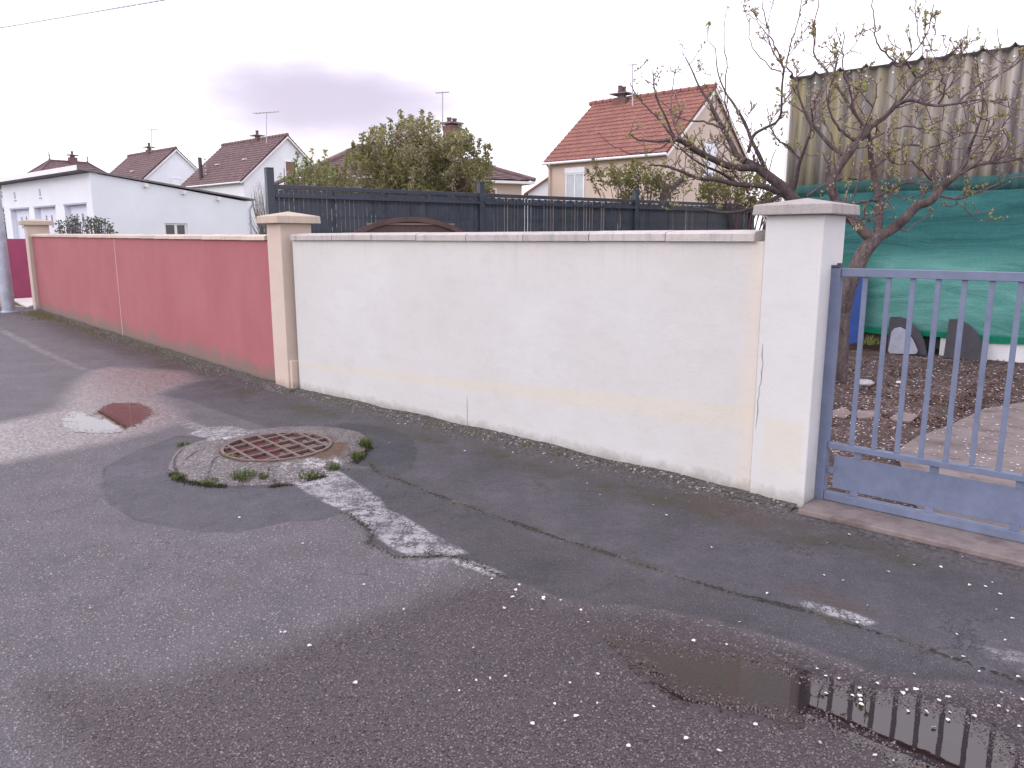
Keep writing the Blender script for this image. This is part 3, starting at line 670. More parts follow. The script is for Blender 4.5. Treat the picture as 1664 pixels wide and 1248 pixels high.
# red wall
R0 = Vector((-2.64, 8.40, 0)); R0 = R0 - TR * .12
RW = thing('garden_wall', R0 + TR * 6, 'long red rendered wall with beige coping between the two beige pillars', 'wall')
LR = 12.2
def rtop(s): return 1.580 + .0055 * s
for s0, s1 in ((0, 5.83), (5.835, LR)):
    mb = MB(); b = [R0 + TR * s0, R0 + TR * s1, R0 + TR * s1 - NR * .2, R0 + TR * s0 - NR * .2]; hs = [rtop(s0), rtop(s1), rtop(s1), rtop(s0)]
    mb.add([p - ZV * .15 for p in b] + [p + ZV * h for p, h in zip(b, hs)], [(3, 2, 1, 0), (4, 5, 6, 7), (0, 1, 5, 4), (1, 2, 6, 5), (2, 3, 7, 6), (3, 0, 4, 7)])
    mb.build('wall_panel', M['red'], RW)
mb = MB(); mb.poly_prism([R0 + TR * 5.822 + NR * .004, R0 + TR * 5.846 + NR * .004, R0 + TR * 5.846 - NR * .02, R0 + TR * 5.822 - NR * .02], (0, 0, rtop(5.8) - .006)); mb.build('joint_strip', M['joint'], RW)
cm = coping_mesh(.600, TR, NR, .27, .055, .035, M['coping_red'], 'coping_stone')
for k in range(20):
    s = .1 + k * .606
    link('coping_stone', cm, RW, Matrix.Translation(R0 + TR * s + ZV * (rtop(s) + .003 + random.uniform(0, .003))))
E0 = R0 + TR * 12.28 + NR * .06
ep = thing('beige_pillar', E0 + TR * .15, 'small far beige pillar with cap at the left end of the red wall by the lamp post', 'pillar', 'beige pillars at the ends of the red wall')
shaft(ep, E0 + TR * .30, -TR, NR, .30, .44, 1.90, M['beige'])
cap('cap', ep, E0 + TR * .30, -TR, NR, .30, .44, 1.902, .09, .09, .05, M['cap_beige'])
# burgundy wall across the side entrance
mb = MB(); y = 21.0
a0 = P(-90, 478, 21.8); a1 = P(56, 478, 21.0)
mb.poly_prism([(a0.x, a0.y, 0), (a1.x, a1.y, 0), (a1.x, a1.y + .2, 0), (a0.x, a0.y + .2, 0)], (0, 0, 1.60))
solo(mb, 'burgundy_wall', simple('burgundy_render', (.27, .045, .105), .9, .1), 'dark burgundy wall seen between the lamp post and the far beige pillar', 'wall')
mb = MB(); a0 = P(-34, 470, 19.0); mb.obox((a0.x, a0.y, 0), (.9, .0, 0), (0, .3, 0), (0, 0, 2.0)); 
solo(mb, 'pink_pillar', M['coping_red'], 'pale pinkish pillar cut by the left edge of the photo behind the lamp post', 'pillar')
# lamp post
lp = thing('lamp_post', (-11.18, 17.06, 0), 'tall tapering galvanised grey post at the left edge of the pavement', 'lamp post')
mb = MB(); mb.lathe((-11.18, 17.06, 0), [(.128, 0), (.127, .3), (.122, 1), (.105, 3), (.08, 6.2), (.06, 9)], 14); mb.build('post', M['pole'], lp)
mb = MB(); mb.lathe((-11.18, 17.06, 0), [(.16, 0), (.16, .02), (.13, .03)], 14); mb.build('base_flange', M['pole'], lp)
mb = MB(); mb.tube([(-11.18, 17.06, 8.9), (-11.3, 16.7, 9.3), (-11.7, 15.9, 9.5)], .04, 8); mb.build('arm', M['pole'], lp)
mb = MB(); mb.obox((-11.85, 15.6, 9.45), (.3, -.6, 0), (.22, .1, 0), (0, 0, .13)); mb.build('lamp_head', M['pole'], lp, .03)
# cable
a = P(-28, 50, 17.0)
w1 = P(255, 0, 14.2)
pts = []
e = w1 + (w1 - a) * 1.6
for k in range(41):
    q = a.lerp(e, k / 40); q.z -= .02 * math.sin(PI * k / 40); pts.append(q)
cb = thing('overhead_cable', a, 'thin twisted grey overhead cable crossing the upper left sky', 'cable')
for ph in (0, PI):
    mb = MB(); fine = []
    for k in range(len(pts) - 1):
        for m in range(10):
            q = pts[k].lerp(pts[k + 1], m / 10); an = (k * 10 + m) * .75 + ph; fine.append(q + Vector((0, math.cos(an), math.sin(an))) * .008)
    mb.tube(fine, .0062, 4); mb.build('strand', M['stone'] if ph else M['pole'], cb)

# ------------------------------------------------------------------ blue gate
GP = Vector((1.87, 4.55, 0))
def gt(s, z, o=0): return GP + TV * s + NV * o + ZV * z
gate = thing('metal_gate', GP + TV * 1.5, 'grey-blue painted metal gate with vertical bars and solid lower panel', 'gate')
mb = MB(); mb.obox(gt(.033, .03), TV * .07, NV * .06, ZV * 1.405); mb.build('stile', M['gate'], gate, .004)
mb = MB(); mb.obox(gt(.027, 1.437), TV * .078, NV * .068, ZV * .012); mb.obox(gt(-.006, 1.449), TV * .02, NV * .03, ZV * .012); mb.obox(gt(.05, 1.449), TV * .02, NV * .03, ZV * .012); mb.build('stile_cap', M['gate_dark'], gate)
GL = 3.0
for nm, z0, z1, dp in (('top_rail', 1.386, 1.433, .045), ('middle_rail', .358, .392, .045), ('bottom_rail', .034, .084, .05)):
    mb = MB(); mb.obox(gt(.07 + GL / 2, z0), TV * GL, NV * dp, ZV * (z1 - z0)); mb.build(nm, M['gate'], gate, .003)
bm_ = MB(); bm_.obox((0, 0, 0), TV * .026, NV * .014, ZV * .992); bmesh_ = bm_.mesh('bar', M['gate'])
for k in range(23):
    link('bar', bmesh_, gate, Matrix.Translation(gt(.200 + .1255 * k, .393)))
mb = MB(); mb.obox(gt(.070 + GL + .03, .03), TV * .06, NV * .06, ZV * 1.405); mb.build('stile', M['gate'], gate, .004)
mb = MB(); mb.obox(gt(.105 + (GL - .08) / 2, .108, -.008), TV * (GL - .08), NV * .004, ZV * .208); mb.build('panel', M['gate'], gate, .002)
tm = MB(); tm.obox((0, 0, 0), TV * .045, NV * .012, ZV * .044); tmesh = tm.mesh('tab', M['gate'])
for k in range(7):
    link('tab', tmesh, gate, Matrix.Translation(gt(.24 + .41 * k, .315, -.006))); link('tab', tmesh, gate, Matrix.Translation(gt(.235 + .41 * k, .074, -.006)))
mb = MB(); mb.obox(gt(.085, .20, -.006), TV * .05, NV * .010, ZV * .035); mb.build('side_tab', M['gate'], gate)
mb = MB(); mb.tube([gt(.0, .16), gt(.0, .26)], .014, 8); mb.build('hinge', M['gate'], gate)
mb = MB(); mb.tube([gt(.0, 1.18), gt(.0, 1.28)], .014, 8); mb.build('hinge', M['gate'], gate)

# ------------------------------------------------------------------ anthracite fence
FP = [Vector((-3.17, 10.35, 0)), Vector((-.49, 12.36, 0)), Vector((2.25, 14.35, 0)), Vector((5.0, 16.4, 0))]
FT = (FP[-1] - FP[0]).normalized(); FN = Vector((FT.y, -FT.x, 0))
fence = thing('slatted_fence', FP[0], 'dark anthracite slatted fence panels rising behind the off-white wall', 'fence')
for i, p in enumerate(FP):
    mb = MB(); mb.obox(p, FT * (.09 if i else .10), FN * .09, ZV * (2.50 if i == 0 else 2.46)); mb.obox(p + ZV * (2.50 if i == 0 else 2.46), FT * .10, FN * .10, ZV * .012)
    mb.build('post', M['anthracite'], fence, .004)
sl = MB(); sl.obox((0, 0, 0), FT * .0615, FN * .008, ZV * 1.0); slat_meshes = [sl.mesh('slat', M['anthracite'])]
HT = 2.30
for i in range(3):
    a, b = FP[i], FP[i + 1]; d = (b - a); L = d.length; T = d.normalized(); N = Vector((T.y, -T.x, 0)); c = (a + b) / 2
    mb = MB(); mb.obox(c + ZV * (HT - .055), T * (L - .10), N * .045, ZV * .055); mb.build('top_rail', M['anthracite'], fence, .003)
    mb = MB(); mb.obox(c + N * .03 + ZV * (HT - .165), T * (L - .10), N * .05, ZV * .028); mb.obox(c + N * .045 + ZV * (HT - .137), T * (L - .10), N * .012, ZV * .012); mb.build('fold', M['anthracite'], fence)
    mb = MB(); mb.obox(c + N * .02 + ZV * .9, T * (L - .10), N * .03, ZV * .03); mb.build('lower_rail', M['anthracite'], fence)
    n = int((L - .12) / .0655)
    for k in range(n):
        s = .08 + k * (L - .14) / (n - 1)
        o = link('slat', slat_meshes[0], fence, Matrix.Translation(a + T * s + ZV * .1) @ Matrix.Rotation(random.uniform(-.30, .30) * random.random() ** 2, 4, 'Z') @ Matrix.Scale(HT - .07 - .1 if k % 2 else HT - .16, 4, (0, 0, 1)))
    # wires of the rigid mesh panel
    mb = MB()
    for z in np.arange(.3, HT - .1, .2): mb.tube([a + T * .05 + N * .012 + ZV * z, b - T * .05 + N * .012 + ZV * z], .0025, 4)
    mb.build('wire_grid', M['anthracite'], fence)

# arched brown panel behind the wall
AC = P(668, 378, 8.9); AC.z = 0; AT = Vector((.96, .28, 0)).normalized(); AN = Vector((AT.y, -AT.x, 0))
ar = thing('arched_panel', AC, 'brown wooden arched garden panel peeping over the off-white wall', 'garden panel')
def az_(x): return 1.845 - .235 * (x / .75) ** 2
xs = np.linspace(-.95, .95, 31)
mb = MB(); top = [AC + AT * x + ZV * az_(x) for x in xs]; bot = [p - ZV * .055 for p in top]
n = len(xs); vs = [p + AN * .03 for p in top] + [p + AN * .03 for p in bot] + [p - AN * .03 for p in top] + [p - AN * .03 for p in bot]
fs = []
for k in range(n - 1): fs += [(k, n + k, n + k + 1, k + 1), (2 * n + k, 2 * n + k + 1, 3 * n + k + 1, 3 * n + k), (k, k + 1, 2 * n + k + 1, 2 * n + k), (n + k, 3 * n + k, 3 * n + k + 1, n + k + 1)]
mb.add(vs, fs); mb.build('arch_rail', M['brownwood'], ar)
for x in (-.95, .95):
    mb = MB(); mb.obox(AC + AT * x, AT * .07, AN * .07, ZV * (az_(x) - .03)); mb.build('side_post', M['brownwood'], ar, .004)
for k in range(14):
    x = -.87 + k * .134
    mb = MB(); w = .128; h0, h1 = az_(x - w / 2) - .05, az_(x + w / 2) - .05
    b = [AC + AT * (x - w / 2), AC + AT * (x + w / 2)]
    vs = [b[0], b[1], b[1] + ZV * h1, b[0] + ZV * h0]; mb.poly_prism([v - AN * .005 for v in vs], -AN * .018); mb.build('board', M['brownwood'], ar)
mb = MB(); c = AC + AT * .0 + ZV * 1.79; mb.obox(c - ZV * .035 + AN * .01, AT * 1.0, AN * .012, ZV * .018); mb.build('batten', simple('pale_batten', (.2, .15, .13), .7), ar)

# ------------------------------------------------------------------ shed, net, yard things
S0 = Vector((6.6, 9.93, 0))
def sp(s, z, o=0): return S0 + TV * s + NV * o + ZV * z
shed = thing('corrugated_shed', sp(-1, 0, -1.5), 'tall shed wall of weathered grey corrugated sheets with yellow lichen behind the gate', 'shed')
def corr_mat():
    t = NT('weathered_fibre_cement'); s = t.dot(tuple(TV)); z = t.xyz()[2]
    st = t.noise(7, 5, .7, t.mapv((1, 1, .09))); st2 = t.noise(17, 4, .7, t.mapv((1, 1, .05))); f = t.noise(120, 3, .7); sp_ = t.noise(26, 5, .75)
    c = t.mix(t.rng(st, .38, .62), (.19, .165, .165), (.42, .38, .375))
    c = t.mix(t.rng(st2, .52, .66, 0, .9), c, (.085, .072, .078))
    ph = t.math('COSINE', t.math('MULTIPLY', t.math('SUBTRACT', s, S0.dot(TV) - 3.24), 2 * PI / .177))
    c = t.mix(t.rng(ph, -.2, -1, 0, .62), c, (.095, .080, .082)); c = t.mix(t.math('MULTIPLY', t.rng(ph, .55, 1), t.rng(st, .3, .6, .15, .5)), c, (.50, .46, .44))  # shade painted into the valleys and light onto the crests, over the weathering
    side = t.rng(t.math('ADD', s, t.math('MULTIPLY', t.noise(1.3, 3), 1.2)), S0.dot(TV) + .6, S0.dot(TV) - 2.2)
    c = t.mix(t.math('MULTIPLY', t.math('MULTIPLY', t.rng(st, .46, .56), side), .85), c, (.33, .26, .10))
    c = t.mix(t.math('MULTIPLY', side, .35), c, (.12, .135, .10))
    c = t.mix(t.rng(sp_, .64, .72, 0, .45), c, (.45, .42, .38))
    return t.done(c, .92, t.bump(f, .4, .004))
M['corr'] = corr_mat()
SL, SR, PT = -3.24, 3.5, .177
ncol = int((SR - SL) / PT); 
for k0 in range(0, ncol, 6):
    k1 = min(ncol, k0 + 6); mb = MB(); vs = []; m = (k1 - k0) * 10 + 1
    prof = []
    for q in range(m):
        s = SL + k0 * PT + q * PT / 10; o = .026 * math.cos(2 * PI * (s - SL) / PT) + (.006 if (k0 // 6) % 2 else 0); prof.append((s, o))
    for z in (1.9, 3.95): vs += [sp(s, z, o) for s, o in prof]
    for z in (1.9, 3.95): vs += [sp(s, z, o - .007) for s, o in prof]
    fs = [(q, q + 1, m + q + 1, m + q) for q in range(m - 1)] + [(2 * m + q, 3 * m + q, 3 * m + q + 1, 2 * m + q + 1) for q in range(m - 1)]
    fs += [(q, 2 * m + q, 2 * m + q + 1, q + 1) for q in range(m - 1)] + [(m + q, m + q + 1, 3 * m + q + 1, 3 * m + q) for q in range(m - 1)]
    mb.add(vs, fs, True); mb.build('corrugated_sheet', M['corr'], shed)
    for k in range(k0, k1, 2):
        mb = MB(); p = sp(SL + k * PT, 3.84, .026); mb.tube([p, p + NV * .012], .013, 8); mb.build('bolt', M['white_pvc'], shed)
# roof of the shed: big-six sheets sloping back, wavy edge in front
mb = MB(); vs = []; m = int((SR - SL) / .354 * 12) + 1; rows = [(.07, 3.955), (-3.6, 3.0)]
for o, z in rows:
    for q in range(m):
        s = SL - .03 + q * .354 / 12; ph = ((s - SL) / .354) % 1; w = math.exp(-((ph - .0) ** 2) / .006) + math.exp(-((ph - 1) ** 2) / .006)
        vs.append(sp(s, z + .055 * w, o))
n2 = len(vs); vs += [v - ZV * .012 for v in vs]
fs = [(q, q + 1, m + q + 1, m + q) for q in range(m - 1)] + [(n2 + q, n2 + m + q, n2 + m + q + 1, n2 + q + 1) for q in range(m - 1)] + [(q, n2 + q, n2 + q + 1, q + 1) for q in range(m - 1)]
mb.add(vs, fs, True); mb.build('roof_sheet', simple('roof_cement', (.15, .13, .13), .9, .2, 5), shed)
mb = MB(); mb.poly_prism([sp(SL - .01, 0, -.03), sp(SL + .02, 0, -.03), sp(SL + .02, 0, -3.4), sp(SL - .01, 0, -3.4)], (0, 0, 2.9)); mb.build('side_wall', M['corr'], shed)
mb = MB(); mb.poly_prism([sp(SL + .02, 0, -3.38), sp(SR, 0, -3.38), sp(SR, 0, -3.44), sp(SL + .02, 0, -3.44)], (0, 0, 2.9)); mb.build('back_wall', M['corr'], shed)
mb = MB(); mb.obox(sp(SL - .02, 0, 0), TV * .05, NV * .05, ZV * 3.93); mb.build('corner_post', M['white_pvc'], shed)
mb = MB(); mb.obox(sp((SL + SR) / 2, 0.1, -.06), TV * (SR - SL), NV * .06, ZV * 1.85); mb.build('lower_wall', simple('dark_cladding', (.05, .06, .05), .8), shed)
mb = MB(); mb.poly_prism([sp(-.9, 0, .05), sp(SR, 0, .05), sp(SR, 0, .01), sp(-.9, 0, .01)], (0, 0, .30)); o = mb.build('base_board', M['white_pvc'], shed, .004)
mb = MB(); mb.poly_prism([sp(-1.45, 0, .05), sp(-1.2, 0, .05), sp(-1.2, 0, .01), sp(-1.45, 0, .01)], (0, 0, .26)); mb.build('base_board', M['white_pvc'], shed, .004)
mb = MB(); mb.poly_prism([sp(-2.4, 0, .03), sp(-1.5, 0, .03), sp(-1.5, 0, .0), sp(-2.4, 0, .0)], (0, 0, .25)); mb.build('base_board', simple('earthy_board', (.09, .055, .04), .9), shed)

def net_mat(name, alpha, dark):
    t = NT(name); z = t.xyz()[2]; s = t.dot(tuple(TV))
    fold = t.noise(1.5, 4, .6, t.mapv((.6, .6, 3.2)), dist=.8); w = t.noise(170, 2, .5, t.mapv((.25, .25, 1.0))); ws = t.noise(90, 2, .5, t.mapv((1, 1, .05)))
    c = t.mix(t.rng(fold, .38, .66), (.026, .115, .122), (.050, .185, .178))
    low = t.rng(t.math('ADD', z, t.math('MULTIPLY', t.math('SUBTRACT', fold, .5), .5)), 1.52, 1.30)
    c = t.mix(low, c, t.mix(t.rng(fold, .35, .7), (.085, .28, .25), (.18, .43, .39)))  # paler lower tone: overlap and light through the net, put into the colour
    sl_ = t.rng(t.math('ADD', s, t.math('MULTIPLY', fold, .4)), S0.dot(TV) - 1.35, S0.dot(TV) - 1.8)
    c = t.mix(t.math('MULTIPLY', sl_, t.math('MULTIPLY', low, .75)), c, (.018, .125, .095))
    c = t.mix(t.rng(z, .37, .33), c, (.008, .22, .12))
    c = t.mix(t.rng(w, .42, .64, 0, .22), c, (.008, .055, .055)); c = t.mix(t.rng(ws, .5, .7, 0, .12), c, (.10, .35, .3))
    t.put(t.b.inputs['Alpha'], alpha if isinstance(alpha, float) else 1.0)
    h = t.math('ADD', t.math('MULTIPLY', fold, 1.3), t.math('MULTIPLY', w, .05))
    return t.done(c, .8, t.bump(h, .4, .05), 0, .2)
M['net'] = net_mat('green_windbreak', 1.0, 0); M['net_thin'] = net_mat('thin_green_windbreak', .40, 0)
def sheet(name, mat, s0, s1, zt, zb, off, amp, parent, seed, ns=90, nz=60, thick=.003):
    r = np.random.default_rng(seed); waves = [(r.uniform(.5, 2.2), r.uniform(2.0, 9.0), r.uniform(0, 6.3), r.uniform(.3, 1)) for _ in range(14)]
    vs = []
    for side in (0, 1):
        for jz in range(nz + 1):
            for is_ in range(ns + 1):
                s = s0 + (s1 - s0) * is_ / ns; t0 = zt(s); b0 = zb(s); k = jz / nz; z = b0 + (t0 - b0) * k
                h = sum(a * math.sin(kx * s + kz * z * (1 if q % 2 else -1) + ph) for q, (kx, kz, ph, a) in enumerate(waves)) / 6
                env = min(1, 6 * (1 - k) + .1) * min(1, 3 * k + .35)
                vs.append(sp(s, z, off + amp * h * env + .05 * math.sin(PI * k) - side * thick))
    m = (ns + 1); tot = m * (nz + 1); fs = []
    for jz in range(nz):
        for is_ in range(ns):
            a = jz * m + is_; fs.append((a, a + 1, a + m + 1, a + m)); fs.append((tot + a, tot + a + m, tot + a + m + 1, tot + a + 1))
    mb = MB(); mb.add(vs, fs, True); return mb.build(name, mat, parent)
net = thing('windbreak_net', sp(-1, 0, .08), 'green and teal windbreak netting hung wrinkled over the lower shed wall', 'netting')
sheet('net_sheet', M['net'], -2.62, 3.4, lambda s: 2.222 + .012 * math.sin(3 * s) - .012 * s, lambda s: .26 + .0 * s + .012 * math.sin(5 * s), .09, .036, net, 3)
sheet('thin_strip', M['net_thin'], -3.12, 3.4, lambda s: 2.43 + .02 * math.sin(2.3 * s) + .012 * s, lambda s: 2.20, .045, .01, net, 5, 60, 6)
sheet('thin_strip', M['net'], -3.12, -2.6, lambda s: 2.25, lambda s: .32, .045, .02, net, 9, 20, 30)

def on_net(u, v, o):                     # where a sight line meets the upright plane o in front of the shed wall
    d = ray(u, v); q = sp(0, 0, o); t = (q - Vector((0, 0, EYE))).dot(NV) / d.dot(NV); return Vector((0, 0, EYE)) + d * t
def leaning(name, pix, mat, th, label, cat, o, tilt=.10):
    pts = [on_net(u, v, o) for u, v in pix]; z0 = min(p.z for p in pts)
    pts = [p - NV * ((p.z - z0) * tilt) - ZV * (z0 - .02) for p in pts]
    mb = MB(); mb.poly_prism(pts, -NV * th); return solo(mb, name, mat, label, cat, None, .006)
slab1 = [(1441, 572), (1444, 514), (1460, 514), (1470, 517), (1478, 522), (1492, 537), (1501, 555), (1506, 577)]
leaning('stone_slab', slab1, M['slab'], .05, 'dark quarter-round slab leaning on the net behind a grey plate', 'slab', .30)
slab2 = [(1533, 577), (1541, 515), (1556, 515), (1565, 519), (1574, 525), (1586, 537), (1595, 552), (1600, 584)]
leaning('stone_slab', slab2, M['slab'], .05, 'dark quarter-round slab leaning on the net with nothing in front of it', 'slab', .32)
pl = [(1446, 565), (1443.5, 560), (1448, 530), (1453, 524), (1462, 522), (1472, 527), (1484, 543), (1492, 560), (1490, 565), (1485, 566)]
leaning('grey_plate', pl, M['plate'], .02, 'small light grey rounded trapezoid plate leaning on a dark slab', 'plate', .36)
leaning('blue_board', [(1364, 577), (1366, 452), (1384, 449), (1402, 449), (1393, 566), (1376, 570)], M['blueboard'], .04, 'tall dark blue board standing behind the gate by the tree trunk', 'board', .40, .04)

def rock(c, r, mat, name='stone'):
    mb = MB(); n = 8; vs = []
    for z, k in ((-.4, .7), (0, 1), (.45, .75)):
        for q in range(n): a = 2 * PI * q / n; rr = r * k * random.uniform(.8, 1.15); vs.append((c[0] + rr * math.cos(a), c[1] + rr * .8 * math.sin(a), c[2] + r * z * .7 + r * .25))
    fs = [(i * n + q, i * n + (q + 1) % n, (i + 1) * n + (q + 1) % n, (i + 1) * n + q) for i in range(2) for q in range(n)] + [tuple(range(2 * n, 3 * n)), tuple(range(n))[::-1]]
    mb.add(vs, fs, False); return mb
x, y = G(1405, 625, .03); solo(rock((x, y, .02), .11, M['stone']), 'stone', M['stone'], 'pale grey stone lying in the yard litter behind the first gate bars', 'stone', None, .01)
x, y = G(1462, 622, .03); solo(rock((x, y, .02), .05, M['stone']), 'stone', M['petal'], 'small whitish stone in the yard litter left of the third gate bar', 'stone', None, .005)
slm = simple('yard_slab', (.24, .18, .17), .85, .2, 6)
for k, (lab, q) in enumerate((('broken paving slab in the yard close to the gate stile', [(1353, 668), (1372, 662), (1385, 672), (1372, 680), (1353, 678)]), ('broken flat paving slab in the yard behind the second gate bar', [(1385, 668), (1420, 668), (1432, 676), (1395, 681)]),
                             ('pointed flat paving slab in the yard behind the third and fourth gate bars', [(1445, 680), (1462, 669), (1492, 676), (1480, 686), (1452, 684)]))):
    mb = MB(); mb.poly_prism([(*G(u, v, .03), .018) for u, v in q], (0, 0, .02)); solo(mb, 'paving_slab', slm, lab, 'paving slab', 'broken slabs in the yard', .004)

# ------------------------------------------------------------------ garage and houses
TL = Vector((-.745, .667, 0)).normalized(); GV = Vector((.667, .745, 0)).normalized()
def quad_prism(pts, off, name, mat, parent, bevel=0):
    mb = MB(); mb.poly_prism(pts, off); return mb.build(name, mat, parent, bevel)
KG = Vector((-12.03, 22.0, 0))
def on_front(u, K): a = (u - 832) / F; k = (EYE - 2) * math.sin(PITCH); c = math.cos(PITCH); return (a * (K.y * c + k) - K.x) / (TL.x - a * TL.y * c)
def on_side(u, K, z=2): a = (u - 832) / F; k = (EYE - z) * math.sin(PITCH); c = math.cos(PITCH); return (a * (K.y * c + k) - K.x) / (GV.x - a * GV.y * c)
KG.y = 22.0; KG.x = (149.5 - 832) / F * (22 * math.cos(PITCH) - .2)
ga = thing('garage_block', KG, 'low white garage block with three doors and a sloping roof behind the red wall', 'garage')
LG = on_front(10, KG); WG = on_side(404, KG)
hf, hb = 3.41, 2.78
# side wall with window opening modelled as frame + pane set into a recess
s0, s1 = on_side(268, KG, 1.9), on_side(305, KG, 1.9)
zw0, zw1 = 1.4, 2.06
def gs(s, z, o=0): return KG + GV * s + TL * o + ZV * z
def gf(s, z, o=0): return KG + TL * s + GV * o + ZV * z
def htop(s): return hf + (hb - hf) * s / WG
for a, b, z0, z1 in ((.2, s0, 0, None), (s1, WG, 0, None), (s0, s1, 0, zw0), (s0, s1, zw1, None)):
    t0 = htop(a) if z1 is None else z1; t1 = htop(b) if z1 is None else z1
    quad_prism([gs(a, z0), gs(b, z0), gs(b, t1), gs(a, t0)], TL * .2, 'side_wall', M['garage'], ga)
quad_prism([gs(WG, 0, .2), gs(WG, 0, LG), gs(WG, hb, LG), gs(WG, hb, .2)], -GV * .2, 'back_wall', M['garage'], ga)
quad_prism([gs(.2, 0, LG), gs(WG - .2, 0, LG), gs(WG - .2, hb, LG), gs(.2, hf, LG)], -TL * .2, 'end_wall', M['garage'], ga)
wd = MB(); 
for a, b, z0, z1 in ((s0, s1, zw0, zw0 + .05), (s0, s1, zw1 - .05, zw1), (s0, s0 + .045, zw0 + .05, zw1 - .05), (s1 - .07, s1, zw0 + .05, zw1 - .05), ((s0 + s1) / 2 - .04, (s0 + s1) / 2 + .04, zw0 + .05, zw1 - .05)):
    wd.poly_prism([gs(a, z0, .04), gs(b, z0, .04), gs(b, z1, .04), gs(a, z1, .04)], TL * .05)
w = wd.build('window', M['fascia'], ga)
quad_prism([gs(s0 + .04, zw0 + .04, .07), gs(s1 - .04, zw0 + .04, .07), gs(s1 - .04, zw1 - .04, .07), gs(s0 + .04, zw1 - .04, .07)], TL * .01, 'pane', M['glass'], w)
doors = [(107.5, 143.5, 332), (58.5, 93, 335), (20, 50, 338.5)]
ds = []
for u0, u1, v in doors:
    a, b = on_front(u1, KG), on_front(u0, KG); ds.append((a, b))
zd = 2.62
edges = [0.0]
for a, b in ds: edges += [a, b]
edges.append(LG)
for k in range(0, len(edges), 2):
    quad_prism([gf(edges[k] + (.0 if k else 0), 0), gf(edges[k + 1], 0), gf(edges[k + 1], zd), gf(edges[k], zd)], GV * .2, 'front_wall', M['garage'], ga)
quad_prism([gf(0, zd), gf(LG, zd), gf(LG, hf), gf(0, hf)], GV * .2, 'front_wall', M['garage'], ga)
for a, b in ds:
    quad_prism([gf(a, 0, .16), gf(b, 0, .16), gf(b, zd, .16), gf(a, zd, .16)], GV * .05, 'garage_door', M['garage_door'], ga)
    dr = [c for c in ga.children if c.name.startswith('garage_door')][-1]
    for q in range(3):
        m_ = b - (b - a) * (.32 + .25 * q)
        quad_prism([gf(m_, 1.95, .150), gf(m_ + .10, 1.95, .150), gf(m_ + .10, 2.33, .150), gf(m_, 2.33, .150)], GV * .012, 'slot_window', M['glass'], dr)
    quad_prism([gf(a - .04, zd - .05, -.012), gf(b + .04, zd - .05, -.012), gf(b + .04, zd, -.012), gf(a - .04, zd, -.012)], GV * .018, 'lintel', M['pole'], ga)
for u, v in ((31, 320), (72, 316)):
    s = on_front(u, KG); quad_prism([gf(s, 2.92, -.01), gf(s + .14, 2.92, -.01), gf(s + .14, 3.14, -.01), gf(s, 3.14, -.01)], GV * .03, 'vent', M['pole'], ga)
    quad_prism([gf(s - .06, 2.84, -.02), gf(s + .18, 2.84, -.02), gf(s + .18, 2.87, -.02), gf(s - .06, 2.87, -.02)], GV * .03, 'vent_sill', M['pole'], ga)
mb = MB(); mb.poly_prism([gf(-.09, hf + .06, -.35), gf(LG + .9, hf + .06, -.35), gf(LG + .9, hb + .04, WG + .25), gf(-.09, hb + .04, WG + .25)], ZV * .05); mb.build('roof', M['darkroof'], ga)
quad_prism([gf(-.12, hf + .035, -.37), gf(LG + .9, hf + .035, -.37), gf(LG + .9, hf + .17, -.37), gf(-.12, hf + .17, -.37)], GV * .02, 'fascia', M['fascia'], ga)
for u in (236, 297, 353):
    s = on_side(u, KG, 3); mb = MB(); mb.obox(gs(s, htop(s) - .13, -.06), GV * .10, TL * .14, ZV * .10); mb.build('purlin_end', M['fascia'], ga)
mb = MB(); mb.tube([gs(WG + .05, .2, -.04), gs(WG + .05, hb - .25, -.04), gs(WG + .18, hb - .08, -.04)], .035, 8); mb.build('downpipe', M['pole'], ga)

def tile_plane(O, U, V, nu, nv, mat, name, parent, h=.035, step=.03, su=4):   # O eave-left, U along eave, V up the slope
    N = U.cross(V).normalized()
    if N.z < 0: N = -N
    cols = nu * su + 1; vs = []; fs = []
    for j in range(nv):
        for e in (0, 1):
            for i in range(cols):
                w = h * (.5 + .5 * math.cos(2 * PI * i / su)); vs.append(O + U * (i / (cols - 1)) + V * ((j + e) / nv) + N * (w + (step if e == 0 else 0)))
    for r in range(2 * nv - 1):
        for i in range(cols - 1): a = r * cols + i; fs.append((a, a + 1, a + cols + 1, a + cols))
    mb = MB(); mb.add(vs, fs, False)
    mb.poly_prism([O, O + U, O + U + V, O + V], -N * .08)
    o = mb.build(name, mat, parent); return o
def chimney(parent, c, w, d, z0, h, mat, pots=1, plate=True):
    mb = MB(); mb.obox((c.x, c.y, z0), GV * w, TL * d, ZV * h); ch = mb.build('chimney', mat, parent, .01)
    if plate: mb = MB(); mb.obox((c.x, c.y, z0 + h + .16), GV * (w + .25), TL * (d + .25), ZV * .05); mb.obox((c.x, c.y, z0 + h), GV * w * .5, TL * d * .5, ZV * .16); mb.build('chimney_plate', M['darkroof'], ch)
    for k in range(pots):
        o = (k - (pots - 1) / 2) * .3; mb = MB(); mb.lathe((c.x + GV.x * o, c.y + GV.y * o, z0 + h + (.21 if plate else 0)), [(.10, 0), (.085, .22), (.11, .26), (.10, .30)], 10); mb.build('chimney_pot', mat, ch)
    return ch
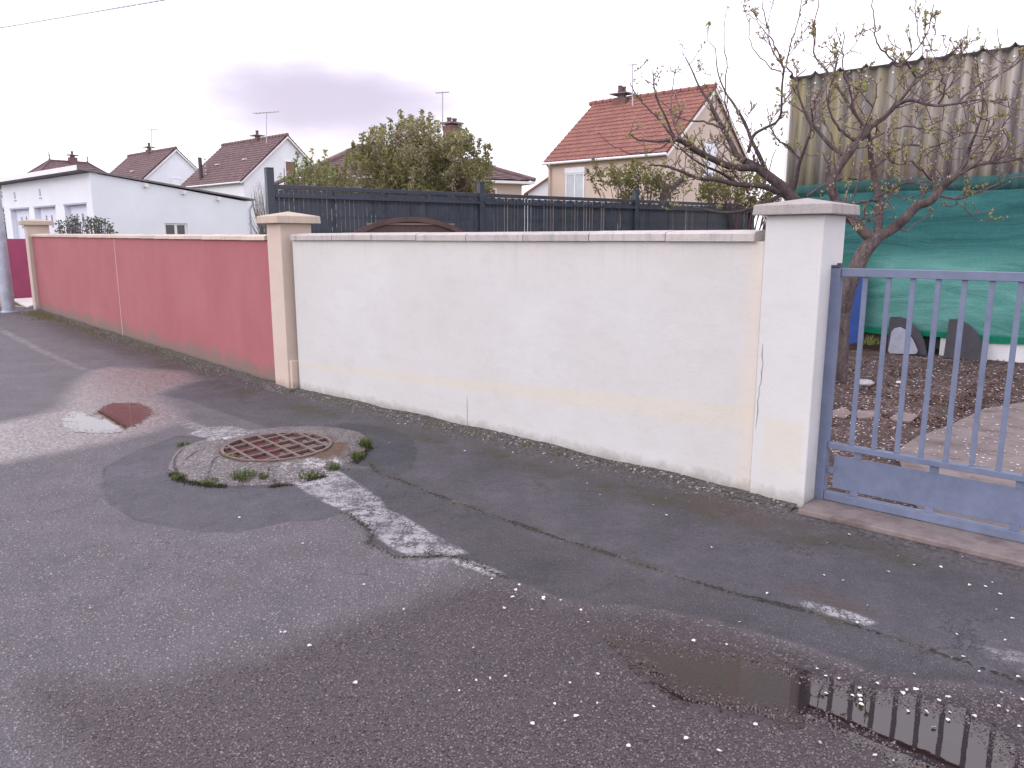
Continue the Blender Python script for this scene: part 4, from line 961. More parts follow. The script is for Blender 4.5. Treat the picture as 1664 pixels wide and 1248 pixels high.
def gable_house(name, K, L, Wd, ez, rz, wall, tile, label, nu, nv, cat='house', over=.25, group=None):
    h = thing(name, K, label, cat, group)
    A, B, C_, D = K, K + TL * L, K + TL * L + GV * Wd, K + GV * Wd; R1 = K + GV * Wd / 2; R2 = R1 + TL * L
    z = lambda p, q: p + ZV * q
    quad_prism([z(A, 0), z(B, 0), z(B, ez), z(A, ez)], GV * .25, 'front_wall', wall, h)
    quad_prism([z(D, 0), z(C_, 0), z(C_, ez), z(D, ez)], -GV * .25, 'rear_wall', wall, h)
    quad_prism([A + GV * .25, D - GV * .25, z(D - GV * .25, ez), z(D, ez), z(R1, rz - .12), z(A, ez), z(A + GV * .25, ez)], TL * .25, 'gable_wall', wall, h)
    quad_prism([B + GV * .25, C_ - GV * .25, z(C_ - GV * .25, ez), z(C_, ez), z(R2, rz - .12), z(B, ez), z(B + GV * .25, ez)], -TL * .25, 'gable_wall', wall, h)
    sl = (rz - ez) / (Wd / 2)
    e = GV * over; eo = ZV * (-sl * over)
    O1 = z(A, ez) - e + eo - TL * .12; U1 = TL * (L + .24); V1 = z(R1, rz) - TL * .12 - O1
    rf = tile_plane(O1 + ZV * .03, U1, V1, nu, nv, tile, 'roof_slope', h)
    O2 = z(D, ez) + e + eo - TL * .12; V2 = z(R1, rz) - TL * .12 - O2
    tile_plane(O2 + ZV * .03, U1, V2, nu, nv, tile, 'roof_slope', h)
    n = int(L / .38); rm = MB()
    for k in range(n + 1):
        p = z(R1, rz + .06) + TL * (-.1 + k * (L + .1) / n); rm.tube([p, p + TL * (L / n * .95)], [.13, .105], 8)
    rm.build('ridge_tiles', tile, h)
    mb = MB(); p = O1 - GV * .05 - ZV * .02; mb.tube([p, p + U1], .055, 8); mb.build('gutter', M['fascia'], h)
    # verge boards
    for base_, dd in ((A, 1), (B, -1)):
        pass
    mb = MB(); mb.poly_prism([O1 - ZV * .02, O1 + V1 - ZV * .02, O1 + V1 - ZV * .14, O1 - ZV * .12], -TL * .03); mb.poly_prism([O2 - ZV * .02, O2 + V2 - ZV * .02, O2 + V2 - ZV * .14, O2 - ZV * .12], -TL * .03); mb.build('verge_board', M['fascia'], h)
    return h, rf
def win(h, f, a, b, z0, z1, out, mat_pane, mullion=True, name='window', t=.06, frame=None):   # f(s, z, o): point on wall
    mb = MB(); fr = frame or M['white_pvc']
    rects = [(a, b, z0, z0 + t), (a, b, z1 - t, z1), (a, a + t, z0 + t, z1 - t), (b - t, b, z0 + t, z1 - t)]
    if mullion: rects.append(((a + b) / 2 - t / 2, (a + b) / 2 + t / 2, z0 + t, z1 - t))
    for p, q, r, s in rects: mb.poly_prism([f(p, r, -.05), f(q, r, -.05), f(q, s, -.05), f(p, s, -.05)], out * .05)
    w = mb.build(name, fr, h)
    mb = MB(); mb.poly_prism([f(a + t, z0 + t, -.02), f(b - t, z0 + t, -.02), f(b - t, z1 - t, -.02), f(a + t, z1 - t, -.02)], out * .01); mb.build('pane' if mat_pane in (M['glass'],) else 'shutter', mat_pane, w); return w
def K_at(u, y): return Vector(((u - 832) / F * y * .983 - .0, y, 0))

# house with orange roof
K5 = K_at(1080, 30.0); L5 = 5.75; 
h5, r5 = gable_house('house', K5, L5, 6.7, 4.93, 7.55, M['cream_house'], M['tile_orange'], 'cream house with a bright orange tiled roof and brick chimney', 27, 15)
f5 = lambda s, z, o=0: K5 + TL * s + GV * o + ZV * z
g5 = lambda s, z, o=0: K5 + GV * s + TL * o + ZV * z
a5, b5 = on_front(949, K5), on_front(919, K5)
win(h5, f5, a5, b5, 2.95, 4.28, GV, M['curtain'], True)
mb = MB(); mb.poly_prism([f5(a5 - .03, 4.28, -.08), f5(b5 + .03, 4.28, -.08), f5(b5 + .03, 4.5, -.08), f5(a5 - .03, 4.5, -.08)], GV * .08); mb.build('shutter_box', M['white_pvc'], h5)
win(h5, g5, 2.75, 3.75, 3.9, 5.5, TL, M['white_pvc'], False)
chimney(r5, K5 + GV * 3.2 + TL * 4.3, .42, .62, 7.2, .42, M['brick'], 2)
mb = MB(); mb.tube([f5(L5 - .1, .2, -.1), f5(L5 - .1, 4.5, -.1), f5(L5 - .05, 4.75, -.25)], .05, 8); mb.build('downpipe', M['cream_house'], h5)

# house 3: white, brown roof
K3 = K_at(402, 48.0)
h3, r3 = gable_house('house', K3, 7.75, 6.25, 5.2, 7.95, M['white_house'], M['tile_brown'], 'white gabled house with dark brown tiled roof and brown shuttered window behind the garage', 34, 17, group='white houses with brown roofs')
f3 = lambda s, z, o=0: K3 + TL * s + GV * o + ZV * z
g3 = lambda s, z, o=0: K3 + GV * s + TL * o + ZV * z
a, b = on_side(464, K3, 5), on_side(482, K3, 5)
win(h3, g3, a, b, 5.05, 6.45, TL, M['shutter'], False)
a, b = on_side(432, K3, 4), on_side(445, K3, 4); win(h3, g3, a, b, 2.2, 3.9, TL, M['shutter'], False)
a, b = on_front(366, K3), on_front(360, K3); win(h3, f3, a, b, 3.2, 4.4, GV, M['glass'], False)
a, b = on_front(343, K3), on_front(330, K3); win(h3, f3, a, b, 3.2, 4.6, GV, M['glass'], False)
chimney(r3, K3 + GV * 3.1 + TL * 3.4, .4, .55, 7.75, .32, M['brick'], 1)
for s, k in ((2.2, .45), (5.4, .40)):
    c = K3 + TL * s + GV * 3.1 * k + ZV * (5.2 + 2.75 * k + .10); mb = MB(); mb.obox(c, TL * .45, GV * .12, ZV * .05); mb.build('roof_vent', M['fascia'], r3)
# house 2
ap = P(285.5, 251, 57.0); K2 = Vector((ap.x, ap.y, 0)) - GV * 3.1
h2, r2 = gable_house('house', K2, 7.7, 6.2, 5.15, 7.9, M['white_house'], M['tile_brown'], 'distant white gabled house with a closed white shutter above the garage roof', 34, 17, group='white houses with brown roofs')
g2 = lambda s, z, o=0: K2 + GV * s + TL * o + ZV * z
a, b = on_side(279, K2, 5), on_side(297, K2, 5); win(h2, g2, a, b, 4.55, 5.9, TL, M['white_pvc'], False)
chimney(r2, K2 + GV * 3.1 + TL * 4.2, .4, .5, 7.7, .45, M['brick'], 1)
c = K2 + TL * 3.0 + GV * 1.2 + ZV * 6.4; mb = MB(); mb.obox(c, TL * .4, GV * .12, ZV * .05); mb.build('roof_vent', M['fascia'], r2)

def hip_house(name, C1, ax, ay, La, Lb, ez, rz, rid, wall, tile, label, group=None, cat='house'):   # C1 front-left corner, ax along the front, ay to the back
    h = thing(name, C1, label, cat, group); z = lambda p, q: p + ZV * q
    A, B, C_, D = C1, C1 + ax * La, C1 + ax * La + ay * Lb, C1 + ay * Lb
    for p, q, inn in ((A, B, ay), (C_, D, -ay), (B, C_, -ax), (D, A, ax)):
        d = (q - p).normalized(); sh = .25 if abs(inn.dot(ax)) > .5 else 0
        quad_prism([z(p + d * sh, 0), z(q - d * sh, 0), z(q - d * sh, ez), z(p + d * sh, ez)], inn * .25, 'wall', wall, h)
    o = .4; cs = [A - ax * o - ay * o, B + ax * o - ay * o, C_ + ax * o + ay * o, D - ax * o + ay * o]; cs = [z(p, ez - .05) for p in cs]
    m = (A + C_) / 2; r0 = z(m - rid / 2, rz); r1 = z(m + rid / 2, rz); along = rid.dot(ax) > abs(rid.dot(ay))
    # stepped tiled slopes
    def slope(e0, e1, t0, t1, n=16):
        mb = MB(); nrm = (e1 - e0).cross(t0 - e0).normalized()
        if nrm.z < 0: nrm = -nrm
        vs = []
        for j in range(n):
            for e in (0, 1):
                k = (j + e) / n; a = e0.lerp(t0, k); b = e1.lerp(t1, k); cc = 24
                for i in range(cc + 1): vs.append(a.lerp(b, i / cc) + nrm * ((.035 if e == 0 else 0) + (.02 if i % 2 else 0)))
        cc = 25
        mb.add(vs, [(r * cc + i, r * cc + i + 1, (r + 1) * cc + i + 1, (r + 1) * cc + i) for r in range(2 * n - 1) for i in range(cc - 1)]); return mb.build('roof_slope', tile, h)
    if along: sl = [slope(cs[0], cs[1], r0, r1), slope(cs[2], cs[3], r1, r0), slope(cs[1], cs[2], r1, r1 + ax * .001), slope(cs[3], cs[0], r0, r0 - ax * .001)]
    else: sl = [slope(cs[3], cs[0], r1, r0), slope(cs[1], cs[2], r0, r1), slope(cs[0], cs[1], r0, r0 + ax * .001), slope(cs[2], cs[3], r1, r1 + ax * .001)]
    mb = MB(); mb.poly_prism([q - ZV * .12 for q in cs], ZV * .10); mb.build('soffit', M['fascia'], h)
    rm = MB()
    for p, q in ((cs[0], r0), (cs[1], r1 if along else r0), (cs[2], r1), (cs[3], r0 if along else r1), (r0, r1)): rm.tube([p + ZV * .05, q + ZV * .05], .09, 6)
    rm.build('ridge_tiles', tile, h)
    return h, sl[0], r0, r1
C4 = Vector((-7.4, 28.6, 0)); AX4 = Vector((8.15, 3.9, 0)).normalized(); AY4 = Vector((-AX4.y, AX4.x, 0))
h4, s4, r40, r41 = hip_house('house', C4 + AX4 * .3, AX4, AY4, 8.35, 7.5, 3.95, 5.35, AX4 * 3.0, M['cream_house'], M['tile_brown'], 'low house with wide dark hipped roof and brick chimney hidden behind the blossoming tree')
cp = P(735, 250, 33.2)
chimney(s4, Vector((cp.x, cp.y, 0)), .55, .5, 4.7, 1.5, M['brick'], 2, False)
mb = MB(); cx, cy = cp.x, cp.y; mb.obox((cx, cy, 6.25), GV * .72, TL * .66, ZV * .07); mb.build('chimney_band', M['darkroof'], s4)
a4 = C4 + AX4 * .3
f4 = lambda s, z, o=0: a4 + AX4 * s + AY4 * o + ZV * z
win(h4, f4, 6.4, 7.2, 2.5, 3.6, AY4, M['shutter'], False); win(h4, f4, 1.4, 2.3, 2.4, 3.6, AY4, M['glass'], True)
# far hipped house
r1_ = P(81.5, 268, 65); C1 = Vector((r1_.x, 65, 0))
c1 = C1 - GV * 3.2 + TL * 3.2
h1, s1_, r10, r11 = hip_house('house', c1, GV, -TL, 9.3, 6.4, 5.0, 7.85, GV * 2.9, M['white_house'], M['tile_brown'], 'far hipped brown roof with two finials just above the garage roof')
for q in (r10, r11): 
    mb = MB(); mb.lathe(q, [(.10, 0), (.07, .2), (.03, .25), (.06, .4), (.015, .8)], 8); mb.build('finial', M['tile_brown'], h1)
chimney(s1_, (r10 + r11) / 2 + GV * .3, .6, .5, 7.7, .55, M['brick'], 1)
# small pale house between and the far left one
K6 = K_at(861, 44)
mb = MB()
h6 = thing('house', K6, 'pale low gable with a sloping red verge left of the orange-roofed house', 'house')
a = P(858, 314, 44); b = P(893, 290, 44); c = P(930, 314, 44)
quad_prism([(a.x, 44, 0), (c.x, 44, 0), (c.x, 44, a.z), (b.x, 44, b.z), (a.x, 44, a.z)], (0, 5, 0), 'gable_wall', M['white_house'], h6)
for p, q in ((a, b), (c, b)):
    p = Vector(p); q = Vector(q); d = (q - p).normalized(); p = p - d * .3
    quad_prism([p + Vector((0, -.2, .02)), q + Vector((0, -.2, .02)), q + Vector((0, 5.2, .02)), p + Vector((0, 5.2, .02))], ZV * .12, 'roof_slope', M['tile_orange'], h6)
K7 = Vector((-42.5, 58, 0))
h7 = thing('house', K7, 'far reddish tiled roof at the left edge beyond the garage', 'house')
zt7 = P(8, 288, 58).z; ze7 = P(18, 303, 58).z; x0 = P(-60, 300, 58).x; x1 = P(19, 300, 58).x
quad_prism([(x0, 58, 0), (x1, 58, 0), (x1, 64, 0), (x0, 64, 0)], ZV * (ze7), 'wall', M['white_house'], h7)
O = Vector((x0 - .2, 57.7, ze7 - .1)); tile_plane(O, Vector((x1 - x0 + .4, 0, 0)), Vector((0, 3.2, zt7 - ze7 + .1)), 24, 8, M['tile_orange'], 'roof_slope', h7)
O = Vector((x0 - .2, 64.3, ze7 - .1)); tile_plane(O, Vector((x1 - x0 + .4, 0, 0)), Vector((0, -3.2, zt7 - ze7 + .1)), 24, 8, M['tile_orange'], 'roof_slope', h7)

# antennas
def antenna(u, vt, vb, y, wpx, label, loc_y=None, n=5):
    t = P(u, vt, y); b = P(u, vb, y); sc_ = y / F; w = wpx * sc_
    an = thing('antenna', b, label, 'antenna', 'television antennas above the roofs')
    mb = MB(); mb.tube([b, t], .03, 6); mb.build('mast', M['antenna'], an)
    mb = MB(); ax = Vector((.93, -.36, 0)); mb.tube([t - ax * w * .5 - ZV * .03, t + ax * w * .5 - ZV * .03], .022, 5); mb.build('boom', M['antenna'], an)
    for k in range(n):
        p = t + ax * w * (-.48 + .96 * k / (n - 1)) - ZV * .03; e = Vector((.36, .93, 0)) * w * (.16 - .012 * k)
        mb = MB(); mb.tube([p - e, p + e], .014, 4); mb.build('element', M['antenna'], an)
antenna(719, 149, 212, 33.2, 22, 'tall antenna on the brick chimney above the blossoming tree')
antenna(433, 182, 232, 49.5, 46, 'wide antenna above the middle brown-roofed house', n=8)
antenna(1028, 104, 172, 33, 14, 'thin antenna above the chimney of the orange-roofed house', n=4)
antenna(246, 210, 245, 59, 26, 'faint distant antenna above the roof left of the insulator pole', n=6)
p = P(324, 256, 52); b = P(327, 290, 52)
up = thing('insulator_pole', (b.x, b.y, 0), 'dark pole with a row of white insulators between the two brown roofs', 'pole')
mb = MB(); mb.tube([(b.x, b.y, 0), (b.x, b.y, p.z)], .13, 8); mb.build('mast', M['blackish'], up)
for k in range(5):
    mb = MB(); mb.lathe((b.x + .32, b.y, p.z - .15 - k * .24), [(.05, 0), (.07, .03), (.07, .08), (.03, .11)], 8); mb.build('insulator', M['stone'], up)
for v0, v1 in ((0, 0), (1, 5), (2, 10)):
    pass

# ------------------------------------------------------------------ manhole
MC = Vector((-1.775, 5.62, 0)); CC = Vector((-1.80, 5.68, 0))
mh = thing('manhole', MC, 'round iron grate manhole in a raised cracked asphalt collar', 'manhole')
nA, nR = 96, 26; vs = []; rings = []
ang_out = [math.hypot(*(Vector(G(u, v)) - CC.xy)) for u, v in ()]
outline = gp([(275, 745), (283, 765), (300, 777), (340, 783), (390, 785), (440, 783), (480, 779), (520, 768), (552, 756), (578, 742), (596, 726), (600, 712), (585, 700), (550, 692), (500, 690), (455, 692), (400, 697), (350, 706), (300, 722)], .02)
oa = np.arctan2(outline[:, 1] - MC.y, outline[:, 0] - MC.x); orr = np.hypot(outline[:, 1] - MC.y, outline[:, 0] - MC.x); order = np.argsort(oa); oa = oa[order]; orr = orr[order]
for k in range(nA):
    a = 2 * PI * k / nA - PI; Ro = np.interp(a, oa, orr, period=2 * PI) * (1 + .012 * math.sin(9 * a) + random.uniform(-.008, .008))
    for j in range(nR + 1):
        tt = j / nR; r = .405 + (Ro - .405) * tt
        z = .056 * (1 - tt ** 2.2) ** .8 + .004 * math.sin(11 * a + 9 * tt) * (1 - tt) + random.uniform(-.003, .003) * (tt < .97)
        if tt > .97: z = -.005
        if j == 0: z = .05
        vs.append((MC.x + r * math.cos(a), MC.y + r * math.sin(a), z))
# inner vertical drop
fs = []
for k in range(nA):
    for j in range(nR): a = k * (nR + 1) + j; b = ((k + 1) % nA) * (nR + 1) + j; fs.append((a, a + 1, b + 1, b))
mb = MB(); mb.add(vs, fs, True)
def collar_mat():
    t = NT('collar_asphalt')
    d1, c1 = agg(t, 95); n2 = t.noise(8, 5, .7); n3 = t.noise(50, 3, .7)
    c = t.mix(c1[0], (.085, .072, .074), (.23, .20, .205)); c = t.mix(t.rng(c1[1], .9, .96), c, (.34, .31, .32)); c = scale_col(t, c, t.rng(n2, .3, .7, .75, 1.1))
    c = t.mix(t.math('MULTIPLY', t.rng(t.attr('sd_cpaint'), .03, -.02), t.rng(t.math('ADD', t.noise(13, 5, .75), t.math('MULTIPLY', d1, .3)), .66, .5)), c, (.62, .60, .62))
    hc = t.rng(t.math('ADD', t.attr('d_ccrack'), t.math('MULTIPLY', t.math('SUBTRACT', n3, .5), .03)), .012, .002); c = t.mix(t.math('MULTIPLY', hc, .85), c, (.018, .015, .014))
    r = t.math('ADD', t.attr('d_rim'), t.math('MULTIPLY', t.math('SUBTRACT', n2, .5), .12))
    c = t.mix(t.rng(r, .05, -.01, 0, .85), c, t.mix(n3, (.06, .035, .018), (.16, .085, .035)))
    h = t.math('SUBTRACT', t.math('ADD', t.rng(d1, .1, .5, 1, 0), t.math('MULTIPLY', n2, 1.5)), t.math('MULTIPLY', hc, 3))
    return t.done(c, .72, t.bump(h, .8, .008))
co = mb.build('collar', collar_mat(), mh)
cx_ = np.array([v[0] for v in vs]); cy_ = np.array([v[1] for v in vs])
CP = [gp([(470, 746), (520, 742), (555, 746), (530, 768), (480, 777), (455, 760)], .04), gp([(340, 697), (405, 697), (420, 703), (395, 709), (370, 717), (340, 716)], .04)]
CK = [gp([(355, 742), (345, 752), (337, 770)], .05), gp([(434, 758), (440, 768), (452, 780)], .05), gp([(355, 728), (320, 732), (300, 745)], .05), gp([(300, 722), (285, 738), (283, 752), (290, 765)], .04)]
def setat(mesh, nm, val): q = mesh.attributes.new(nm, 'FLOAT', 'POINT'); q.data.foreach_set('value', np.asarray(val, np.float32))
setat(co.data, 'sd_cpaint', np.minimum(sdf(cx_, cy_, CP[0]), sdf(cx_, cy_, CP[1])))
setat(co.data, 'd_ccrack', np.min([sdf(cx_, cy_, k, False) for k in CK], 0))
setat(co.data, 'd_rim', np.hypot(cx_ - MC.x, cy_ - MC.y) - .405 - .1 * (np.arctan2(cy_ - MC.y, cx_ - MC.x) < .3) * (np.arctan2(cy_ - MC.y, cx_ - MC.x) > -.7))
def rust():
    t = NT('rusty_iron'); n = t.noise(26, 5, .7); f = t.noise(140, 3, .7)
    c = t.mix(t.rng(n, .35, .68), (.21, .155, .145), (.11, .075, .068)); c = t.mix(t.rng(f, .6, .75, 0, .5), c, (.42, .33, .29))
    return t.done(c, .42, t.bump(f, .5, .003), .25)
M['rust'] = rust()
mb = MB(); n = 72; prof = [(.405, .035), (.405, .066), (.382, .066), (.382, .035)]
vs = [(MC.x + r * math.cos(2 * PI * k / n), MC.y + r * math.sin(2 * PI * k / n), z) for k in range(n) for r, z in prof]
mb.add(vs, [(k * 4 + q, ((k + 1) % n) * 4 + q, ((k + 1) % n) * 4 + (q + 1) % 4, k * 4 + (q + 1) % 4) for k in range(n) for q in range(4)]); mb.build('ring_frame', M['rust'], mh, .002)
def bars(ang, offs):
    d = Vector((math.cos(math.radians(ang)), math.sin(math.radians(ang)), 0)); nn = Vector((-d.y, d.x, 0))
    for o in offs:
        hl = math.sqrt(.382 ** 2 - o * o); z0 = .034 if ang < 0 else .035; mb = MB(); mb.obox(MC + nn * o + ZV * z0, d * 2 * hl, nn * .021, ZV * (.0655 - z0 if ang < 0 else .063 - z0)); mb.build('grate_bar', M['rust'], mh, .002)
bars(-50, (-.285, -.14, .005, .15, .29)); bars(51, (-.25, -.085, .08, .245))
mb = MB(); mb.lathe(MC, [(.384, .036), (.384, .049)], 48, False)
t = NT('reflection_tint_water'); n = t.noise(6, 4, .6)
c = t.mix(t.rng(n, .35, .65), (.070, .020, .018), (.035, .018, .016)); t.put(t.b.inputs['IOR'], 1.5)  # red tint paints the red wall's reflection into the water colour
water_in = mb.build('standing_water', t.done(c, .03, t.bump(t.noise(14, 2), .02, .005), 0, .9), mh)

# ------------------------------------------------------------------ grit, moss, weeds, petals
def scatter_pts(path, n, w0, w1, outv=None):
    path = [Vector(p) for p in path]; L = [(path[i + 1] - path[i]).length for i in range(len(path) - 1)]; tot = sum(L); out = []
    for _ in range(n):
        r = random.uniform(0, tot); i = 0
        while r > L[i] and i < len(L) - 1: r -= L[i]; i += 1
        d = (path[i + 1] - path[i]).normalized(); nn = Vector((d.y, -d.x)); 
        if nn.y > 0: nn = -nn
        out.append(path[i] + d * r + nn * (w0 + (w1 - w0) * abs(random.gauss(0, .45))))
    return out
wallpath = [(-10.7, 17.3), (-2.70, 8.40), (-2.55, 8.16), (-2.36, 7.99), (-2.26, 8.01), (1.51, 4.63), (1.76, 4.40)]
def grit(n, lo, hi, path, w0, w1, name, cols, zmin=0):
    mbs = MB()
    for p in scatter_pts(path, n, w0, w1):
        s = random.uniform(lo, hi) * (1 if random.random() < .85 else 1.7); a = random.uniform(0, 6.28); h = s * random.uniform(.5, .9)
        ca, sa = math.cos(a) * s, math.sin(a) * s; x, y = p; k = random.uniform(.6, 1)
        z = zmin + random.uniform(0, .006)
        mbs.add([(x + ca, y + sa, z), (x - sa * k, y + ca * k, z), (x - ca, y - sa, z), (x + sa * k, y - ca * k, z), (x + ca * .2, y + sa * .3, z + h)],
                [(0, 1, 4), (1, 2, 4), (2, 3, 4), (3, 0, 4)])
    return mbs
def grit_mat():
    t = NT('loose_grit'); v = t.vor(45); sx = t.n('ShaderNodeSeparateColor'); t.put(sx.inputs[0], v.outputs['Color'])
    c = t.mix(sx.outputs[0], (.050, .044, .044), (.19, .17, .17)); c = t.mix(t.rng(sx.outputs[1], .92, .96), c, (.45, .42, .42)); return t.done(c, .85)
M['grit'] = grit_mat()
tag(grit(9000, .003, .0085, wallpath, .0, .30, 'wall_foot_grit', None).build('wall_foot_grit', M['grit']), kind='stuff')
# earth bank that closes the wall foot
mb = MB(); bank = [(-10.7, 17.34), (-2.69, 8.42), (-2.60, 8.20), (-2.38, 8.01), (-2.27, 8.035), (-.41, 6.36), (1.504, 4.641), (1.766, 4.40)]
vs = []; m = 0; ppts = []
for i in range(len(bank) - 1):
    a, b = Vector(bank[i]), Vector(bank[i + 1]); n = max(1, int((b - a).length / .05))
    for k in range(n): ppts.append((a.lerp(b, k / n), (b - a).normalized()))
from mathutils import noise as mn
for p, d in ppts:
    nn = Vector((d.y, -d.x)); nn = -nn if nn.dot(Vector((-.67, -.74))) < 0 else nn
    hh = .018 + .022 * (mn.noise(Vector((p.x * 2.1, p.y * 2.1, 3))) + .5) + .018 * math.exp(-((p.x + .4) ** 2) / 2)
    ww = .14 + .09 * (mn.noise(Vector((p.x * 1.7, p.y * 1.3, 9))))
    for k, (w, z) in enumerate(((-.03, 1.05), (.02, 1.0), (.3, .72), (.65, .30), (1, -.12))): 
        j = mn.noise(Vector((p.x * 22, p.y * 22, k * 3.1))) * .006 if k not in (0,) else 0
        q = p + nn * (w * ww if w > 0 else w); vs.append((q.x, q.y, max(hh * z + j, -.006)))
fs = [(i * 5 + k, i * 5 + k + 1, i * 5 + k + 6, i * 5 + k + 5) for i in range(len(ppts) - 1) for k in range(4)]
mb.add(vs, fs, True)
def bank_mat():
    t = NT('wall_foot_earth'); d, c3 = agg(t, 75); n = t.noise(3, 4, .7); f = t.noise(25, 4, .7)
    c = t.mix(c3[0], (.034, .029, .029), (.14, .125, .122)); c = t.mix(t.rng(c3[1], .93, .97), c, (.34, .32, .32))
    c = t.mix(t.math('MULTIPLY', t.rng(n, .50, .62), t.rng(f, .4, .6)), c, (.065, .065, .028)); return t.done(c, .9, t.bump(t.rng(d, .1, .5, 1, 0), .9, .008))
tag(mb.build('wall_foot_bank', bank_mat()), kind='structure')

def blade_tuft(c, r, n, h, lean=.6):
    mb = MB()
    for _ in range(n):
        a = random.uniform(0, 6.28); rr = r * math.sqrt(random.random()); x, y, z = c[0] + rr * math.cos(a), c[1] + rr * math.sin(a), c[2]
        b = random.uniform(0, 6.28); hh = h * random.uniform(.4, 1.1); w = random.uniform(.002, .0045); l = lean * hh * random.random()
        dx, dy = math.cos(b), math.sin(b)
        mb.add([(x - dy * w, y + dx * w, z), (x + dy * w, y - dx * w, z), (x + dx * l * .4 + dy * w, y + dy * l * .4 - dx * w, z + hh * .6), (x + dx * l * .4 - dy * w, y + dy * l * .4 + dx * w, z + hh * .6), (x + dx * l, y + dy * l, z + hh)],
               [(0, 1, 2, 3), (3, 2, 4)])
        if random.random() < .7:      # small round leaves
            lx, ly, lz = x + dx * l * .8, y + dy * l * .8, z + hh * random.uniform(.5, 1); s = random.uniform(.004, .009); e = random.uniform(-.5, .5)
            mb.add([(lx - s, ly, lz), (lx, ly - s, lz + s * e), (lx + s, ly, lz), (lx, ly + s, lz - s * e + s * .5)], [(0, 1, 2, 3)])
    return mb
tufts = [((398, 778), .085, 230, .070, 'bushy green weed at the front edge of the manhole collar'), ((428, 780), .03, 80, .065, 'small bright green weed just right of the bushy one at the collar'), ((594, 726), .045, 120, .085, 'green weed at the right edge of the manhole collar'),
         ((580, 743), .06, 110, .06, 'reddish green weed on the right rim of the collar'), ((540, 760), .06, 90, .055, 'low weed where the collar meets the white stripe'), ((500, 774), .07, 120, .045, 'flat dark weed patch beside the white stripe at the collar'),
         ((340, 784), .06, 80, .04, 'sparse weed at the left front of the collar'), ((292, 776), .05, 50, .04, 'tiny weed at the left tip of the collar'), ((374, 752), .045, 60, .022, 'small mossy weed on the collar at the grate left rim'),
         ((298, 722), .05, 40, .035, 'thin weed on the far left rim of the collar')]
for (u, v), rr_, n, h, lab in tufts:
    x, y = G(u, v, .01); solo(blade_tuft((x, y, .0 if (u, v) != (374, 752) else .05), rr_, n, h), 'weed', M['weed'], lab, 'weed', 'weeds round the manhole collar')
# rim of moss and dry grass in the joint round the collar and along cracks
mb = MB()
mathutils_noise = mn.noise
def strew(path, n, w, h, mbx, z=0.0, gate_=None):
    L = [np.hypot(*(path[i + 1] - path[i])) for i in range(len(path) - 1)]; tot = sum(L)
    for _ in range(n):
        r = random.uniform(0, tot); i = 0
        while r > L[i] and i < len(L) - 1: r -= L[i]; i += 1
        p = path[i] + (path[i + 1] - path[i]) * (r / L[i]); x, y = p[0] + random.gauss(0, w), p[1] + random.gauss(0, w)
        if gate_ is not None and mathutils_noise(Vector((x * 6, y * 6, 2.5))) < gate_ + random.uniform(-.15, .15): continue
        a = random.uniform(0, 6.28); s = random.uniform(.003, .008); hh = h * random.uniform(.3, 1); b = a + random.uniform(-1, 1)
        mbx.add([(x - s * math.sin(a), y + s * math.cos(a), z), (x + s * math.sin(a), y - s * math.cos(a), z), (x + s * math.cos(b), y + s * math.sin(b), z + hh)], [(0, 1, 2)])
strew(gp([(276, 768), (298, 782), (338, 790), (390, 792), (440, 791), (484, 786), (526, 775), (560, 762), (586, 747), (603, 728)]), 3600, .017, .022, mb, 0.0, .02)
strew(C_main[0][:8], 260, .022, .006, mb); strew(C_main[1], 350, .02, .007, mb)
tag(mb.build('joint_moss', M['moss']), kind='stuff')
mb = MB(); strew(np.array([(-10.4, 16.9), (-9.2, 15.5), (-7.5, 13.6), (-5, 10.9), (-3.4, 9.15)]), 2600, .10, .05, mb); strew(np.array([(-10.5, 16.9), (-9.2, 15.4)]), 1500, .14, .05, mb)
strew(np.array([(-2.9, 8.6), (-2.3, 7.95), (0, 5.9), (1.6, 4.5)]), 500, .06, .02, mb)
tag(mb.build('verge_grass', M['drygrass']), kind='stuff')

# coarse aggregate standing proud of the worn binder near the viewer
def sd1(px, py, polys): return np.min([sdf(px, py, p) for p in polys], 0)
N_ = 290000
yy_ = 1.75 + 4.2 * rng.random(N_) ** 1.75; xx_ = (rng.random(N_) * 2 - 1) * (yy_ * .72 + .15)
smooth_d = sd1(xx_, yy_, [O_patch, O_lobe, O_walk, O_strip]); pud_d = sdf(xx_, yy_, O_pud); film_d = sdf(xx_, yy_, O_film)
col_d = np.hypot(xx_ - MC.x, yy_ - MC.y); jn = .02 * np.sin(xx_ * 31) * np.cos(yy_ * 27)
deep = np.clip(-(pud_d + .01) / .10, 0, 1)
fine_ = smooth_d < .02 + jn; wall_side = np.max([sdf(xx_, yy_, C_wall, False), np.zeros(N_)], 0)
behind = (xx_ - PW.x) * NV.x + (yy_ - PW.y) * NV.y < .16
keep = ~behind & (col_d > .8) & (rng.random(N_) > deep * 1.25) & (film_d > .03) & (rng.random(N_) < np.where(fine_, .75, .52)) & (rng.random(N_) < np.where(fine_, np.clip(1.25 - yy_ * .12, .5, 1), 1)) & (sd1(xx_, yy_, O_paint) > 0)
xx_, yy_, deep, pud_d, fine_ = xx_[keep], yy_[keep], deep[keep], pud_d[keep], fine_[keep]; n_ = len(xx_)
sz = (.0022 + .0040 * rng.random(n_) ** 1.6) * np.where(fine_, .46, 1); an = rng.random(n_) * 6.283; ht = sz * (.35 + .35 * rng.random(n_)) + .004 * (pud_d < .02); asp = .55 + .4 * rng.random(n_)
V = []; ring = 5
